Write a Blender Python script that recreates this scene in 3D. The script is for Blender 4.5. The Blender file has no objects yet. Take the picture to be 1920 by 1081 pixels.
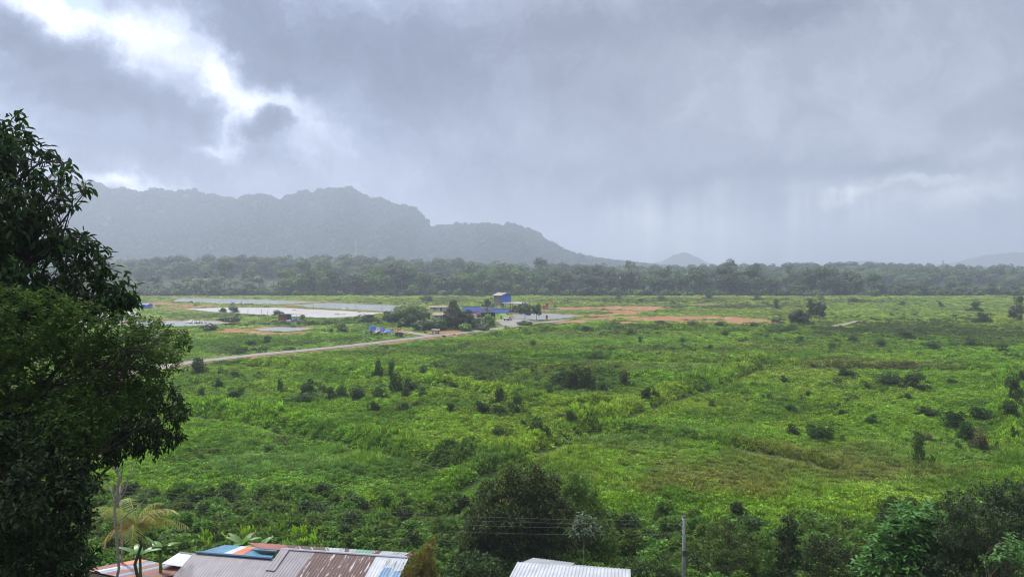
import bpy, math, random
import numpy as np
R = math.radians
rnd = random.Random(7)
nr = np.random.RandomState(11)
sc = bpy.context.scene
col = sc.collection

# ------------------------------------------------------------------ camera
F = 1400.0            # focal length in pixels of the 1920 px wide photograph
CX, CY = 960.0, 540.5
CAMZ = 22.0
PITCH = math.atan((CY - 500.0) / F)
cam_d = bpy.data.cameras.new('camera'); cam = bpy.data.objects.new('camera', cam_d); col.objects.link(cam)
cam_d.sensor_width = 36.0; cam_d.lens = 36.0 * F / 1920.0
cam_d.clip_start = 0.2; cam_d.clip_end = 20000
cam.location = (0, 0, CAMZ); cam.rotation_euler = (R(90) - PITCH, 0, 0)
sc.camera = cam
cp, sp = math.cos(PITCH), math.sin(PITCH)
def ray(px, py):
    u = (px - CX) / F; v = (CY - py) / F
    return np.array([u, cp + v * sp, v * cp - sp])
def G(px, py, z=0.0):                 # point of the plane z = const seen at a photo pixel
    d = ray(px, py); t = (z - CAMZ) / d[2]
    return float(d[0] * t), float(d[1] * t)
def D(px, py, Y):                     # point at depth Y
    d = ray(px, py); t = Y / d[1]
    return (float(d[0] * t), float(Y), float(CAMZ + d[2] * t))
def proj(x, y, z=0.0):                # world -> photo pixel (numpy)
    yc = y * cp - (z - CAMZ) * sp
    zc = y * sp + (z - CAMZ) * cp
    yc = np.maximum(yc, 0.1)
    return CX + F * x / yc, CY - F * zc / yc
def mpp(Y): return Y / F              # metres per pixel at depth Y

# ------------------------------------------------------------------ light
EXPO = 0.38
SUN_EL, SUN_AZ, SUN_E = R(50), R(-50), 4.0     # azimuth measured from +Y towards +X
sc.view_settings.view_transform = 'Standard'; sc.view_settings.look = 'None'
sc.view_settings.exposure = EXPO; sc.view_settings.gamma = 1; sc.view_settings.use_curve_mapping = False
sun_d = bpy.data.lights.new('sun', 'SUN'); sun_d.energy = SUN_E; sun_d.angle = R(6); sun_d.color = (1.0, 0.965, 0.91)
sun = bpy.data.objects.new('sun', sun_d); col.objects.link(sun)
from mathutils import Vector
sun.rotation_euler = Vector((math.sin(SUN_AZ) * math.cos(SUN_EL), math.cos(SUN_AZ) * math.cos(SUN_EL), math.sin(SUN_EL))).to_track_quat('Z', 'Y').to_euler(); sun.location = (0, 0, 900)
cy = sc.cycles
cy.use_denoising = True
try:
    cy.denoiser = 'OPENIMAGEDENOISE'; cy.denoising_input_passes = 'RGB_ALBEDO_NORMAL'; cy.denoising_prefilter = 'ACCURATE'
except Exception: pass
cy.pixel_filter_type = 'BLACKMAN_HARRIS'; cy.filter_width = 1.1
cy.max_bounces = 5; cy.diffuse_bounces = 2; cy.glossy_bounces = 2; cy.transmission_bounces = 3; cy.volume_bounces = 0
cy.transparent_max_bounces = 8; cy.use_adaptive_sampling = True; cy.adaptive_threshold = 0.02
cy.sample_clamp_indirect = 4.0; cy.volume_step_rate = 1.0

class NT:
    def __init__(s, tree): s.t = tree; s.t.nodes.clear()
    def n(s, ty, **kw):
        nd = s.t.nodes.new(ty)
        for k, v in kw.items():
            if k.startswith('i_'):
                key = k[2:]; key = int(key) if key.isdigit() else key.replace('_', ' ')
                nd.inputs[key].default_value = v
            else: setattr(nd, k, v)
        return nd
    def l(s, a, b): s.t.links.new(a, b)
    def math(s, op, a, b=None, clamp=False):
        m = s.n('ShaderNodeMath', operation=op, use_clamp=clamp)
        for i, v in enumerate((a, b)):
            if v is None: continue
            if isinstance(v, (int, float)): m.inputs[i].default_value = v
            else: s.l(v, m.inputs[i])
        return m.outputs[0]
    def mix(s, f, a, b):
        m = s.n('ShaderNodeMix', data_type='RGBA')
        for i, v in ((0, f), (6, a), (7, b)):
            if isinstance(v, (int, float)): m.inputs[i].default_value = v
            elif isinstance(v, tuple): m.inputs[i].default_value = (*v, 1) if len(v) == 3 else v
            else: s.l(v, m.inputs[i])
        return m.outputs[2]
    def rng(s, v, a, b, c=0.0, d=1.0, smooth=True):
        m = s.n('ShaderNodeMapRange', interpolation_type='SMOOTHSTEP' if smooth else 'LINEAR')
        s.l(v, m.inputs[0]); m.inputs[1].default_value = a; m.inputs[2].default_value = b
        m.inputs[3].default_value = c; m.inputs[4].default_value = d
        return m.outputs[0]

# ---- sky: Nishita above, a torn ceiling of rain cloud below it, all in world directions
world = bpy.data.worlds.new('World'); sc.world = world; world.use_nodes = True
w = NT(world.node_tree)
tc = w.n('ShaderNodeTexCoord'); sep = w.n('ShaderNodeSeparateXYZ'); w.l(tc.outputs['Generated'], sep.inputs[0])
az = w.math('ARCTAN2', sep.outputs[0], sep.outputs[1])
el = w.math('ARCSINE', sep.outputs[2])
azd = w.math('MULTIPLY', az, 57.2958); eld = w.math('MULTIPLY', el, 57.2958)
cmb = w.n('ShaderNodeCombineXYZ'); w.l(azd, cmb.inputs[0]); w.l(eld, cmb.inputs[1])
P0 = cmb.outputs[0]
wn = w.n('ShaderNodeTexNoise', i_Scale=0.16, i_Detail=7.0, i_Roughness=0.62); w.l(P0, wn.inputs['Vector'])
sub = w.n('ShaderNodeVectorMath', operation='SUBTRACT'); w.l(wn.outputs['Color'], sub.inputs[0]); sub.inputs[1].default_value = (.5, .5, .5)
scl = w.n('ShaderNodeVectorMath', operation='MULTIPLY'); w.l(sub.outputs[0], scl.inputs[0]); scl.inputs[1].default_value = (9, 6, 0)
add = w.n('ShaderNodeVectorMath', operation='ADD'); w.l(P0, add.inputs[0]); w.l(scl.outputs[0], add.inputs[1])
PW = add.outputs[0]
def adeg(px, py):
    d = ray(px, py); return math.degrees(math.atan2(d[0], d[1])), math.degrees(math.asin(d[2] / np.linalg.norm(d)))
def blob(px, py, rx, ry, rot=0, inner=0.0, src=None):
    a, e = adeg(px, py)
    mp = w.n('ShaderNodeMapping', vector_type='TEXTURE'); w.l(src or PW, mp.inputs[0])
    mp.inputs[1].default_value = (a, e, 0); mp.inputs[2].default_value = (0, 0, R(rot)); mp.inputs[3].default_value = (rx / 24.5, ry / 24.5, 1)
    ln = w.n('ShaderNodeVectorMath', operation='LENGTH'); w.l(mp.outputs[0], ln.inputs[0])
    return w.rng(ln.outputs['Value'], inner, 1.0, 1.0, 0.0)
def total(lst):
    t = None
    for v, k in lst:
        m = w.math('MULTIPLY', v, k)
        t = m if t is None else w.math('ADD', t, m)
    return t
SKY_BRIGHT = [((60, 0, 210, 62, -8, 0), 1.2), ((245, 66, 150, 90, -30, 0), .72), ((325, 85, 165, 95, -32, .1), .62), ((400, 120, 60, 75, 0, .1), .5), ((440, 170, 100, 46, -30, .1), .45), ((530, 182, 160, 50, -6, 0), .62),
              ((450, 240, 95, 70, 50, 0), 1.15), ((400, 268, 90, 22, 5, 0), .6), ((300, 350, 140, 30, -8, 0), 1.0), ((215, 335, 80, 26, 0, 0), .8), ((610, 250, 110, 70, -10, 0), .7), ((560, 330, 300, 70, 0, 0), .35), ((60, 190, 130, 40, -15, 0), .35), ((30, 300, 130, 60, 0, 0), .3),
              ((1260, 450, 300, 100, 0, 0), .85), ((1640, 420, 420, 120, 0, 0), .42), ((1590, 372, 70, 14, 0, .2), .55), ((1830, 365, 150, 36, 10, .1), .55), ((1740, 345, 100, 14, 8, .2), .5), ((1840, 290, 130, 22, 10, .1), .35), ((1100, 480, 900, 60, 0, 0), .2), ((1600, 200, 260, 140, 0, 0), .2)]
SKY_DARK = [((170, 125, 270, 80, -22, .25), .45), ((30, 50, 90, 50, -25, .3), .55), ((330, 215, 300, 70, -8, 0), .45), ((300, 290, 260, 50, -5, 0), .3), ((480, 70, 150, 80, -40, .3), .75), ((700, 90, 260, 130, -10, .2), .55), ((560, 150, 90, 30, -20, .2), .4), ((515, 232, 75, 36, 0, .35), 1.05),
            ((900, 130, 460, 160, 0, .1), .35), ((1250, 30, 460, 70, 0, .1), .42), ((1500, 30, 160, 60, 20, .3), .3), ((1450, 330, 330, 32, 0, .1), .32), ((1150, 370, 70, 40, 30, .1), .32), ((1000, 330, 500, 70, 0, 0), .2), ((1700, 320, 160, 26, 5, .1), .28)]
bright = total([(blob(*a), k) for a, k in SKY_BRIGHT]); dark = total([(blob(*a), k) for a, k in SKY_DARK])
n2 = w.n('ShaderNodeTexNoise', i_Scale=0.13, i_Detail=9.0, i_Roughness=0.6); w.l(PW, n2.inputs['Vector'])
left = w.rng(azd, -12.0, 4.0, 1.0, 0.55)
n4 = w.n('ShaderNodeTexNoise', i_Scale=0.55, i_Detail=7.0, i_Roughness=0.62); w.l(PW, n4.inputs['Vector'])
wisp = w.math('MULTIPLY', w.math('ADD', w.math('SUBTRACT', n2.outputs[0], 0.5), w.math('MULTIPLY', w.math('SUBTRACT', n4.outputs[0], 0.5), .38)), left)
# rain shafts: noise stretched along the fall line, only low in the sky on the right
mp = w.n('ShaderNodeMapping'); w.l(P0, mp.inputs[0]); mp.inputs[3].default_value = (0.55, 0.035, 1)
n3 = w.n('ShaderNodeTexNoise', i_Scale=1.0, i_Detail=3.0, i_Roughness=0.5); w.l(mp.outputs[0], n3.inputs['Vector'])
shaft = w.math('MULTIPLY', w.math('SUBTRACT', n3.outputs[0], 0.5), w.math('MULTIPLY', w.rng(eld, 7.5, 4.0), w.math('MULTIPLY', w.rng(azd, 3.0, 10.0), w.rng(azd, 31.0, 24.0))))
lum = w.math('ADD', w.math('SUBTRACT', bright, dark), w.math('ADD', w.math('MULTIPLY', wisp, 2.3), w.math('MULTIPLY', shaft, 2.2)))
ramp = w.n('ShaderNodeValToRGB')
w.l(w.rng(lum, -1.0, 1.6, 0, 1, False), ramp.inputs[0])
cr = ramp.color_ramp
# left side of the ceiling is bluer than the rain on the right
stops = [(0.0, (.13, .155, .225)), (0.22, (.19, .215, .31)), (0.385, (.285, .32, .435)), (0.54, (.43, .465, .59)), (0.74, (.68, .72, .84)), (1.0, (1.15, 1.15, 1.15))]
for i, (p, c) in enumerate(stops):
    e_ = cr.elements[i] if i < 2 else cr.elements.new(p)
    e_.position = p; e_.color = (*c, 1)
warm = w.n('ShaderNodeVectorMath', operation='MULTIPLY'); w.l(ramp.outputs[0], warm.inputs[0])
tint = w.mix(w.rng(azd, -14.0, 10.0), (0.97, 1.0, 1.05), (1.0, 0.995, 0.94)); w.l(tint, warm.inputs[1])
# overhead, out of view, extra brightness is added to the ceiling to light the field
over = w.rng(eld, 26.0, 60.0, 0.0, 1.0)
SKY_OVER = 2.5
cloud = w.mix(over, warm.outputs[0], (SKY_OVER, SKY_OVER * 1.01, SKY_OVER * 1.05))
sky = w.n('ShaderNodeTexSky', sky_type='NISHITA'); sky.sun_disc = False; sky.sun_elevation = SUN_EL; sky.sun_rotation = SUN_AZ
skys = w.n('ShaderNodeVectorMath', operation='SCALE'); w.l(sky.outputs[0], skys.inputs[0]); skys.inputs['Scale'].default_value = 1.0
bg1 = w.n('ShaderNodeBackground'); w.l(sky.outputs[0], bg1.inputs[0]); bg1.inputs[1].default_value = 0.12
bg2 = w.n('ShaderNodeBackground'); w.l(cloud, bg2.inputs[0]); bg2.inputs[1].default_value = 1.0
gap = w.math('MULTIPLY', blob(163, 2, 45, 22, 0, .3), 0.85)
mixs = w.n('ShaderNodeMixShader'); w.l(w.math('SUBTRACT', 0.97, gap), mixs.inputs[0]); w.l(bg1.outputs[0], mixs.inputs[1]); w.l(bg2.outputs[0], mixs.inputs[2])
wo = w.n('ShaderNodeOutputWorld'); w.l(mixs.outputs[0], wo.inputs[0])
world.cycles.sampling_method = 'MANUAL'; world.cycles.sample_map_resolution = 512

# ------------------------------------------------------------------ object helpers
def tag(o, label=None, cat=None, group=None, kind=None):
    if label: o['label'] = label
    if cat: o['category'] = cat
    if group: o['group'] = group
    if kind: o['kind'] = kind
    return o
def empty(name, loc, rz=0, label=None, cat=None, group=None):
    o = bpy.data.objects.new(name, None); col.objects.link(o); o.location = loc; o.rotation_euler = (0, 0, rz)
    o.empty_display_size = 0.5
    return tag(o, label, cat, group)
class MB:
    """collects polygons (any size) with a material index, builds one mesh object"""
    def __init__(s): s.v = []; s.f = []; s.m = []; s.n = 0
    def poly(s, vs, faces, mi=0):
        vs = np.asarray(vs, float).reshape(-1, 3); s.v.append(vs)
        for f in faces: s.f.append([i + s.n for i in f]); s.m.append(mi)
        s.n += len(vs); return s
    def arr(s, vs, faces, mi=0):          # numpy faces (M,k)
        s.v.append(np.asarray(vs, float)); s.f.extend((faces + s.n).tolist()); s.m.extend([mi] * len(faces)); s.n += len(vs); return s
    def box(s, c, d, mi=0, rz=0, ry=0, rx=0):
        x, y, z = [q / 2 for q in d]
        vs = np.array([(i * x, j * y, k * z) for k in (-1, 1) for j in (-1, 1) for i in (-1, 1)])
        if rx: a = rx; vs = vs @ np.array([[1, 0, 0], [0, math.cos(a), math.sin(a)], [0, -math.sin(a), math.cos(a)]])
        if ry: a = ry; vs = vs @ np.array([[math.cos(a), 0, -math.sin(a)], [0, 1, 0], [math.sin(a), 0, math.cos(a)]])
        if rz: a = rz; vs = vs @ np.array([[math.cos(a), math.sin(a), 0], [-math.sin(a), math.cos(a), 0], [0, 0, 1]])
        return s.poly(vs + np.array(c), [(0, 2, 3, 1), (4, 5, 7, 6), (0, 1, 5, 4), (2, 6, 7, 3), (0, 4, 6, 2), (1, 3, 7, 5)], mi)
    def tube(s, pts, rad, sides=6, mi=0, cap=True):
        pts = [np.array(p, float) for p in pts]; n = len(pts)
        if isinstance(rad, (int, float)): rad = [rad] * n
        vs = []
        for i, p in enumerate(pts):
            d = pts[min(i + 1, n - 1)] - pts[max(i - 1, 0)]; d = d / (np.linalg.norm(d) + 1e-9)
            a = np.cross(d, (0, 0, 1)) if abs(d[2]) < .95 else np.cross(d, (1, 0, 0))
            a /= np.linalg.norm(a); b = np.cross(d, a)
            for k in range(sides):
                t = 2 * math.pi * k / sides; vs.append(p + (a * math.cos(t) + b * math.sin(t)) * rad[i])
        fs = [(i * sides + k, i * sides + (k + 1) % sides, (i + 1) * sides + (k + 1) % sides, (i + 1) * sides + k) for i in range(n - 1) for k in range(sides)]
        if cap: fs += [tuple(range(sides))[::-1], tuple((n - 1) * sides + k for k in range(sides))]
        return s.poly(vs, fs, mi)
    def slab(s, quad, t, mi=0):           # a plate: polygon given by its top corners, thickness downwards
        q = np.array(quad, float); n = len(q); nn = np.cross(q[1] - q[0], q[2] - q[0]); nn /= np.linalg.norm(nn)
        if nn[2] < 0: nn = -nn
        vs = np.vstack([q, q - nn * t])
        fs = [tuple(range(n)), tuple(range(2 * n - 1, n - 1, -1))] + [(i, i + n, (i + 1) % n + n, (i + 1) % n) for i in range(n)]
        return s.poly(vs, fs, mi)
    def mesh(s, name, mats):
        me = bpy.data.meshes.new(name); V = np.vstack(s.v)
        me.from_pydata(V.tolist(), [], s.f)
        for m in (mats if isinstance(mats, (list, tuple)) else [mats]): me.materials.append(m)
        me.polygons.foreach_set('material_index', s.m); me.update(); return me
    def build(s, name, mats, parent=None, loc=None, smooth=False):
        me = s.mesh(name, mats)
        if smooth: me.polygons.foreach_set('use_smooth', [True] * len(me.polygons))
        return place(name, me, parent, loc)
def place(name, me, parent=None, loc=None):
    o = bpy.data.objects.new(name, me); col.objects.link(o)
    if parent: o.parent = parent
    if loc is not None: o.location = loc
    return o
def fastmesh(name, V, Fq, mat):           # uniform faces
    me = bpy.data.meshes.new(name); k = Fq.shape[1]
    me.vertices.add(len(V)); me.vertices.foreach_set('co', np.ascontiguousarray(V, dtype=np.float32).ravel())
    me.loops.add(Fq.size); me.loops.foreach_set('vertex_index', np.ascontiguousarray(Fq, dtype=np.int32).ravel())
    me.polygons.add(len(Fq)); me.polygons.foreach_set('loop_start', np.arange(0, Fq.size, k, dtype=np.int32))
    me.update(calc_edges=True); me.materials.append(mat); return me

# value noise on numpy arrays
_tab = nr.rand(256, 256)
def vn(x, y):
    xi = np.floor(x).astype(int); yi = np.floor(y).astype(int); fx = x - xi; fy = y - yi
    fx = fx * fx * (3 - 2 * fx); fy = fy * fy * (3 - 2 * fy); t = _tab
    a = t[xi & 255, yi & 255]; b = t[(xi + 1) & 255, yi & 255]; c = t[xi & 255, (yi + 1) & 255]; d = t[(xi + 1) & 255, (yi + 1) & 255]
    return (a * (1 - fx) + b * fx) * (1 - fy) + (c * (1 - fx) + d * fx) * fy
def fbm(x, y, o=4, g=.5):
    s = 0; a = 1; t = 0
    for i in range(o): s = s + a * vn(x + 17.3 * i, y + 5.1 * i); t += a; a *= g; x = x * 2.03; y = y * 2.03
    return s / t

# ------------------------------------------------------------------ materials
def mat(name, base, rough=.8, noise=None, metal=0, spec=.5, bump=0, bscale=8, emit=None):
    m = bpy.data.materials.new(name); m.use_nodes = True; t = NT(m.node_tree)
    b = t.n('ShaderNodeBsdfPrincipled'); o = t.n('ShaderNodeOutputMaterial'); t.l(b.outputs[0], o.inputs[0])
    b.inputs['Roughness'].default_value = rough; b.inputs['Metallic'].default_value = metal
    b.inputs['Specular IOR Level'].default_value = spec
    g = t.n('ShaderNodeNewGeometry')
    if noise is None: noise = (tuple(c * .72 for c in base), 1.3)
    c2, s_ = noise
    nz = t.n('ShaderNodeTexNoise', i_Scale=s_, i_Detail=6.0, i_Roughness=.65); t.l(g.outputs['Position'], nz.inputs['Vector'])
    t.l(t.mix(t.rng(nz.outputs[0], .35, .68), base, c2), b.inputs['Base Color'])
    if bump:
        bz = t.n('ShaderNodeTexNoise', i_Scale=bscale, i_Detail=5.0); t.l(g.outputs['Position'], bz.inputs['Vector'])
        bn = t.n('ShaderNodeBump', i_Strength=bump, i_Distance=.1); t.l(bz.outputs[0], bn.inputs['Height']); t.l(bn.outputs[0], b.inputs['Normal'])
    return m
def leafmat(name, c1, c2, transl=.3, rough=.5, spec=.22, tinted=False, odd=None, tcol=None):
    """leaf colour varies from leaf to leaf; tinted stuff takes a per-plant tint"""
    m = bpy.data.materials.new(name); m.use_nodes = True; t = NT(m.node_tree)
    b = t.n('ShaderNodeBsdfPrincipled'); o = t.n('ShaderNodeOutputMaterial')
    b.inputs['Roughness'].default_value = rough; b.inputs['Specular IOR Level'].default_value = spec
    g = t.n('ShaderNodeNewGeometry'); oi = t.n('ShaderNodeObjectInfo')
    c = t.mix(g.outputs['Random Per Island'], c1, c2)
    if odd: c = t.mix(t.rng(g.outputs['Random Per Island'], 1 - odd[1], 1 - odd[1] + .004), c, odd[0])
    nz = t.n('ShaderNodeTexNoise', i_Scale=.5, i_Detail=2.0); t.l(g.outputs['Position'], nz.inputs['Vector'])
    hs = t.n('ShaderNodeHueSaturation'); t.l(c, hs.inputs['Color'])
    t.l(t.math('ADD', .478, t.math('MULTIPLY', oi.outputs['Random'], .035)), hs.inputs['Hue'])
    t.l(t.math('ADD', .50, t.math('ADD', t.math('MULTIPLY', oi.outputs['Random'], .60), t.math('MULTIPLY', nz.outputs[0], .42))), hs.inputs['Value'])
    c = hs.outputs[0]
    if tinted:
        at = t.n('ShaderNodeAttribute', attribute_type='INSTANCER', attribute_name='tint')
        mu = t.n('ShaderNodeVectorMath', operation='MULTIPLY'); t.l(c, mu.inputs[0]); t.l(at.outputs['Vector'], mu.inputs[1]); c = mu.outputs[0]
    t.l(c, b.inputs['Base Color'])
    tr = t.n('ShaderNodeBsdfTranslucent'); mu = t.n('ShaderNodeVectorMath', operation='MULTIPLY'); t.l(c, mu.inputs[0]); mu.inputs[1].default_value = tcol or (1.35, 1.5, .55)
    t.l(mu.outputs[0], tr.inputs[0])
    mx = t.n('ShaderNodeMixShader'); mx.inputs[0].default_value = transl
    t.l(b.outputs[0], mx.inputs[1]); t.l(tr.outputs[0], mx.inputs[2]); t.l(mx.outputs[0], o.inputs[0])
    return m
BARK = mat('bark', (.11, .085, .06), .9, ((.05, .04, .03), 6), bump=.4)
PALEBARK = mat('pale_bark', (.21, .19, .165), .85, ((.12, .11, .09), 5)); DARKBARK = mat('dark_bark', (.035, .028, .02), .95)
WOOD = mat('weathered_wood', (.22, .19, .16), .85, ((.11, .095, .08), 4))

# ------------------------------------------------------------------ leaves, trees
def unit(v): return v / (np.linalg.norm(v, axis=-1, keepdims=True) + 1e-9)
def leaves(P, Dn, L, W, fold=.25, rs=nr):
    """P bases, Dn directions; every leaf is two quads folded along its midrib"""
    n = len(P); Dn = unit(Dn)
    up = unit(np.tile([0, 0, 1.0], (n, 1)) + rs.normal(0, .45, (n, 3)))
    side = unit(np.cross(Dn, up)); nn = np.cross(side, Dn)
    L = np.broadcast_to(L, (n,))[:, None]; W = np.broadcast_to(W, (n,))[:, None]
    v = np.empty((n, 6, 3))
    v[:, 0] = P
    v[:, 1] = P + Dn * L * .28 + side * W * .42 + nn * W * fold
    v[:, 2] = P + Dn * L * .68 + side * W * .40 + nn * W * fold * .6
    v[:, 3] = P + Dn * L - nn * L * .10
    v[:, 4] = P + Dn * L * .68 - side * W * .40 + nn * W * fold * .6
    v[:, 5] = P + Dn * L * .28 - side * W * .42 + nn * W * fold
    b = np.arange(n)[:, None] * 6
    f = np.concatenate([b + np.array([[0, 1, 2, 3]]), b + np.array([[0, 3, 4, 5]])])
    return v.reshape(-1, 3), f
def tris(P, Nn, S, rs=nr):
    """single bent quads used as leaf clumps for far foliage"""
    n = len(P); Nn = unit(Nn); a = unit(np.cross(Nn, unit(rs.normal(0, 1, (n, 3))))); b = np.cross(Nn, a); S = np.broadcast_to(S, (n,))[:, None]
    v = np.empty((n, 4, 3)); j = rs.uniform(.6, 1.25, (n, 4, 1))
    v[:, 0] = P + a * S * j[:, 0]; v[:, 1] = P + b * S * .8 * j[:, 1] + Nn * S * .25; v[:, 2] = P - a * S * j[:, 2]; v[:, 3] = P - b * S * .8 * j[:, 3] + Nn * S * .2
    return v.reshape(-1, 3), np.arange(n * 4).reshape(-1, 4)
def ball(n, rs, shell=.0):
    d = unit(rs.normal(0, 1, (n, 3))); r = rs.uniform(shell ** 3, 1, n) ** (1 / 3.); return d * r[:, None], d
def crown_clusters(blobs, per_m3, rs, shell=.55, nmin=6, holes=.36):
    """twig tips inside the blobs: mostly towards the skin, with holes"""
    P = []; O = []
    for (c, r) in blobs:
        c = np.array(c, float); r = np.array(r, float) if not isinstance(r, (int, float)) else np.array([r] * 3, float)
        n = max(nmin, int(per_m3 * 4.19 * r.prod() ** (2 / 3.) ))
        p, d = ball(n, rs, shell)
        keep = fbm(p[:, 0] * 2.4 + c[0] * 3, p[:, 1] * 2.4 + p[:, 2] * 2.1 + c[2], 2) > holes
        p = p[keep]; d = d[keep]
        P.append(c + p * r); O.append(unit(d / r))
    return np.vstack(P), np.vstack(O)
def limb(a, b, rs, bend=.12, n=6):
    a = np.array(a, float); b = np.array(b, float); L = np.linalg.norm(b - a); pts = []
    off = rs.normal(0, bend * L, 3)
    for i in range(n):
        t = i / (n - 1.); p = a + (b - a) * t + off * math.sin(math.pi * t) * .6; p[2] += bend * L * math.sin(math.pi * t) * .8
        if 0 < i < n - 1: p = p + rs.normal(0, .02 * L, 3)
        pts.append(p)
    return pts
def build_tree(name, base, blobs, leaf, leafm, label, cat='tree', group=None, bark=None, r0=.2, per=6., leafn=7, droop=.35, fork=.45, shell=.5, seed=1, twigs=30, lean=(0, 0), top_=None, holes=.36, flat=False):
    """trunk with limbs to every leafy mass; twigs; rosettes of leaves at the twig tips"""
    rs = np.random.RandomState(seed); base = np.array(base, float)
    root = empty(name, base, 0, label, cat, group)
    cs = np.array([b[0] for b in blobs], float); cen = cs.mean(0)
    top = np.array([cen[0] * .7 + base[0] * .3 + lean[0], cen[1] * .7 + base[1] * .3 + lean[1], base[2] + (cen[2] - base[2]) * fork])
    if top_ is not None: top = np.array(top_, float)
    tb = MB(); tr = limb(base - np.array([0, 0, .4]), top, rs, .03, 7)
    tb.tube([p - base for p in tr], list(np.linspace(r0, r0 * .62, 7)), 9)
    P, O = crown_clusters(blobs, per, rs, shell, 6, holes)
    for (c, r) in blobs:
        c = np.array(c, float); rr = r0 * .32
        l = limb(top - (top - base) * rs.uniform(0, .35), c, rs, .12, 6); tb.tube([p - base for p in l], list(np.linspace(rr, rr * .15, 6)), 6)
        d = np.linalg.norm(P - c, axis=1); near = np.argsort(d)[:max(4, int(twigs))]
        for k in rs.choice(near, min(len(near), max(3, int(twigs / 3))), False):
            q = l[rs.randint(2, 6)]; tw = limb(q, P[k], rs, .1, 4); tb.tube([p - base for p in tw], list(np.linspace(rr * .26, rr * .07, 4)), 4, cap=False)
    tb.build('trunk', bark or BARK, root, smooth=True)
    # rosettes
    n = len(P); k = leafn
    Pb = np.repeat(P, k, 0) + rs.normal(0, leaf * .35, (n * k, 3)); Ob = np.repeat(O, k, 0)
    dirs = unit(unit(rs.normal(0, 1, (n * k, 3))) * .9 + Ob * .55 + np.array([0, 0, -droop]))
    if flat: dirs[:, 2] *= .35
    L = leaf * rs.uniform(.65, 1.2, n * k)
    V, Fq = leaves(Pb - base, dirs, L, L * .42, .18, rs)
    o = place('crown', fastmesh('crown', V, Fq, leafm), root)
    return root

# ------------------------------------------------------------------ layout of the valley floor (outlines surveyed as photo pixels, used as world polygons)
def W2(pts, z=0.0): return np.array([G(a, b, z) for a, b in pts])
def inpoly(x, y, poly):
    x = np.asarray(x); r = np.zeros(x.shape, bool); n = len(poly); j = n - 1
    for i in range(n):
        xi, yi = poly[i]; xj, yj = poly[j]
        r ^= ((yi > y) != (yj > y)) & (x < (xj - xi) * (y - yi) / ((yj - yi) if yj != yi else 1e-9) + xi); j = i
    return r
def seg_dist(x, y, line):
    dm = np.full(np.shape(x), 1e9)
    for i in range(len(line) - 1):
        ax, ay = line[i]; bx, by = line[i + 1]; dx, dy = bx - ax, by - ay; L2 = dx * dx + dy * dy + 1e-9
        t = np.clip(((x - ax) * dx + (y - ay) * dy) / L2, 0, 1); dm = np.minimum(dm, np.hypot(x - ax - t * dx, y - ay - t * dy))
    return dm
def poly_dist(x, y, poly): return seg_dist(x, y, list(poly) + [poly[0]])
ROAD = W2([(120, 722), (230, 702), (340, 681), (420, 672), (500, 663), (570, 657), (640, 650), (700, 643), (760, 636), (810, 630), (850, 626), (890, 621), (925, 617), (955, 613), (985, 608)])
ROAD_B = W2([(815, 631), (790, 627), (765, 623), (745, 619)])
ROAD_C = W2([(985, 607), (1010, 605), (1035, 603), (1060, 600)])
TRACK = W2([(1560, 613), (1572, 610), (1590, 606), (1610, 602)])
YARD = W2([(928, 602), (936, 598), (962, 597), (990, 600), (1004, 605), (990, 611), (962, 612), (944, 611)])
POND = {
 'a': W2([(345, 558), (520, 562), (610, 566), (545, 570), (430, 569), (320, 564)]),
 'b': W2([(548, 571), (620, 567), (680, 570), (742, 572), (800, 577), (735, 584), (660, 580), (590, 576)]),
 'c': W2([(345, 578), (420, 576), (520, 576), (620, 581), (722, 586), (680, 592), (610, 596), (560, 593), (480, 589), (400, 584)]),
 'd': W2([(205, 607), (260, 601), (395, 601), (440, 605), (400, 608), (350, 611), (260, 613)]),
 'e': W2([(470, 616), (530, 612), (575, 614), (578, 617), (545, 621), (500, 620)]),
 'f': W2([(960, 589), (1008, 587), (1050, 588), (1090, 591), (1045, 597), (1005, 599), (965, 596)]),
 'g': W2([(120, 598), (200, 590), (245, 594), (230, 604), (120, 612)]),
}
DIRT = {  # bare red soil
 'terrace': W2([(1035, 581), (1060, 575), (1130, 573), (1255, 575), (1262, 578), (1215, 586), (1160, 592), (1110, 590), (1150, 586), (1080, 583)]),
 'cut': W2([(1150, 600), (1240, 593), (1330, 592), (1420, 596), (1480, 602), (1440, 609), (1380, 607), (1300, 603), (1220, 602)]),
 'bank': W2([(1290, 570), (1345, 568), (1345, 571), (1300, 572)]),
 'bank2': W2([(1140, 612), (1165, 610), (1200, 606), (1150, 602), (1120, 604)]),
 'flat_left': W2([(250, 570), (300, 566), (370, 571), (420, 573), (360, 577), (290, 577)]),
 'bund': W2([(402, 616), (450, 616), (478, 621), (540, 623), (572, 621), (568, 626), (480, 628), (410, 627)]),
 'bund2': W2([(325, 616), (372, 617), (355, 625), (320, 622)]),
 'shore': W2([(1035, 604), (1110, 596), (1190, 592), (1200, 596), (1120, 603), (1050, 609)]),
 'works': W2([(1010, 578), (1055, 573), (1080, 574), (1045, 583), (1015, 584)]),
 'patch': W2([(885, 627), (925, 619), (935, 621), (928, 625), (895, 630)]),
 'lot': W2([(795, 622), (870, 618), (860, 624), (815, 628)]),
}
BUND_LINES = [W2([(310, 569), (450, 573), (520, 573), (640, 577), (760, 585)]), W2([(540, 572), (600, 568), (680, 567), (800, 572)]), W2([(300, 580), (400, 583)])]

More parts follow.
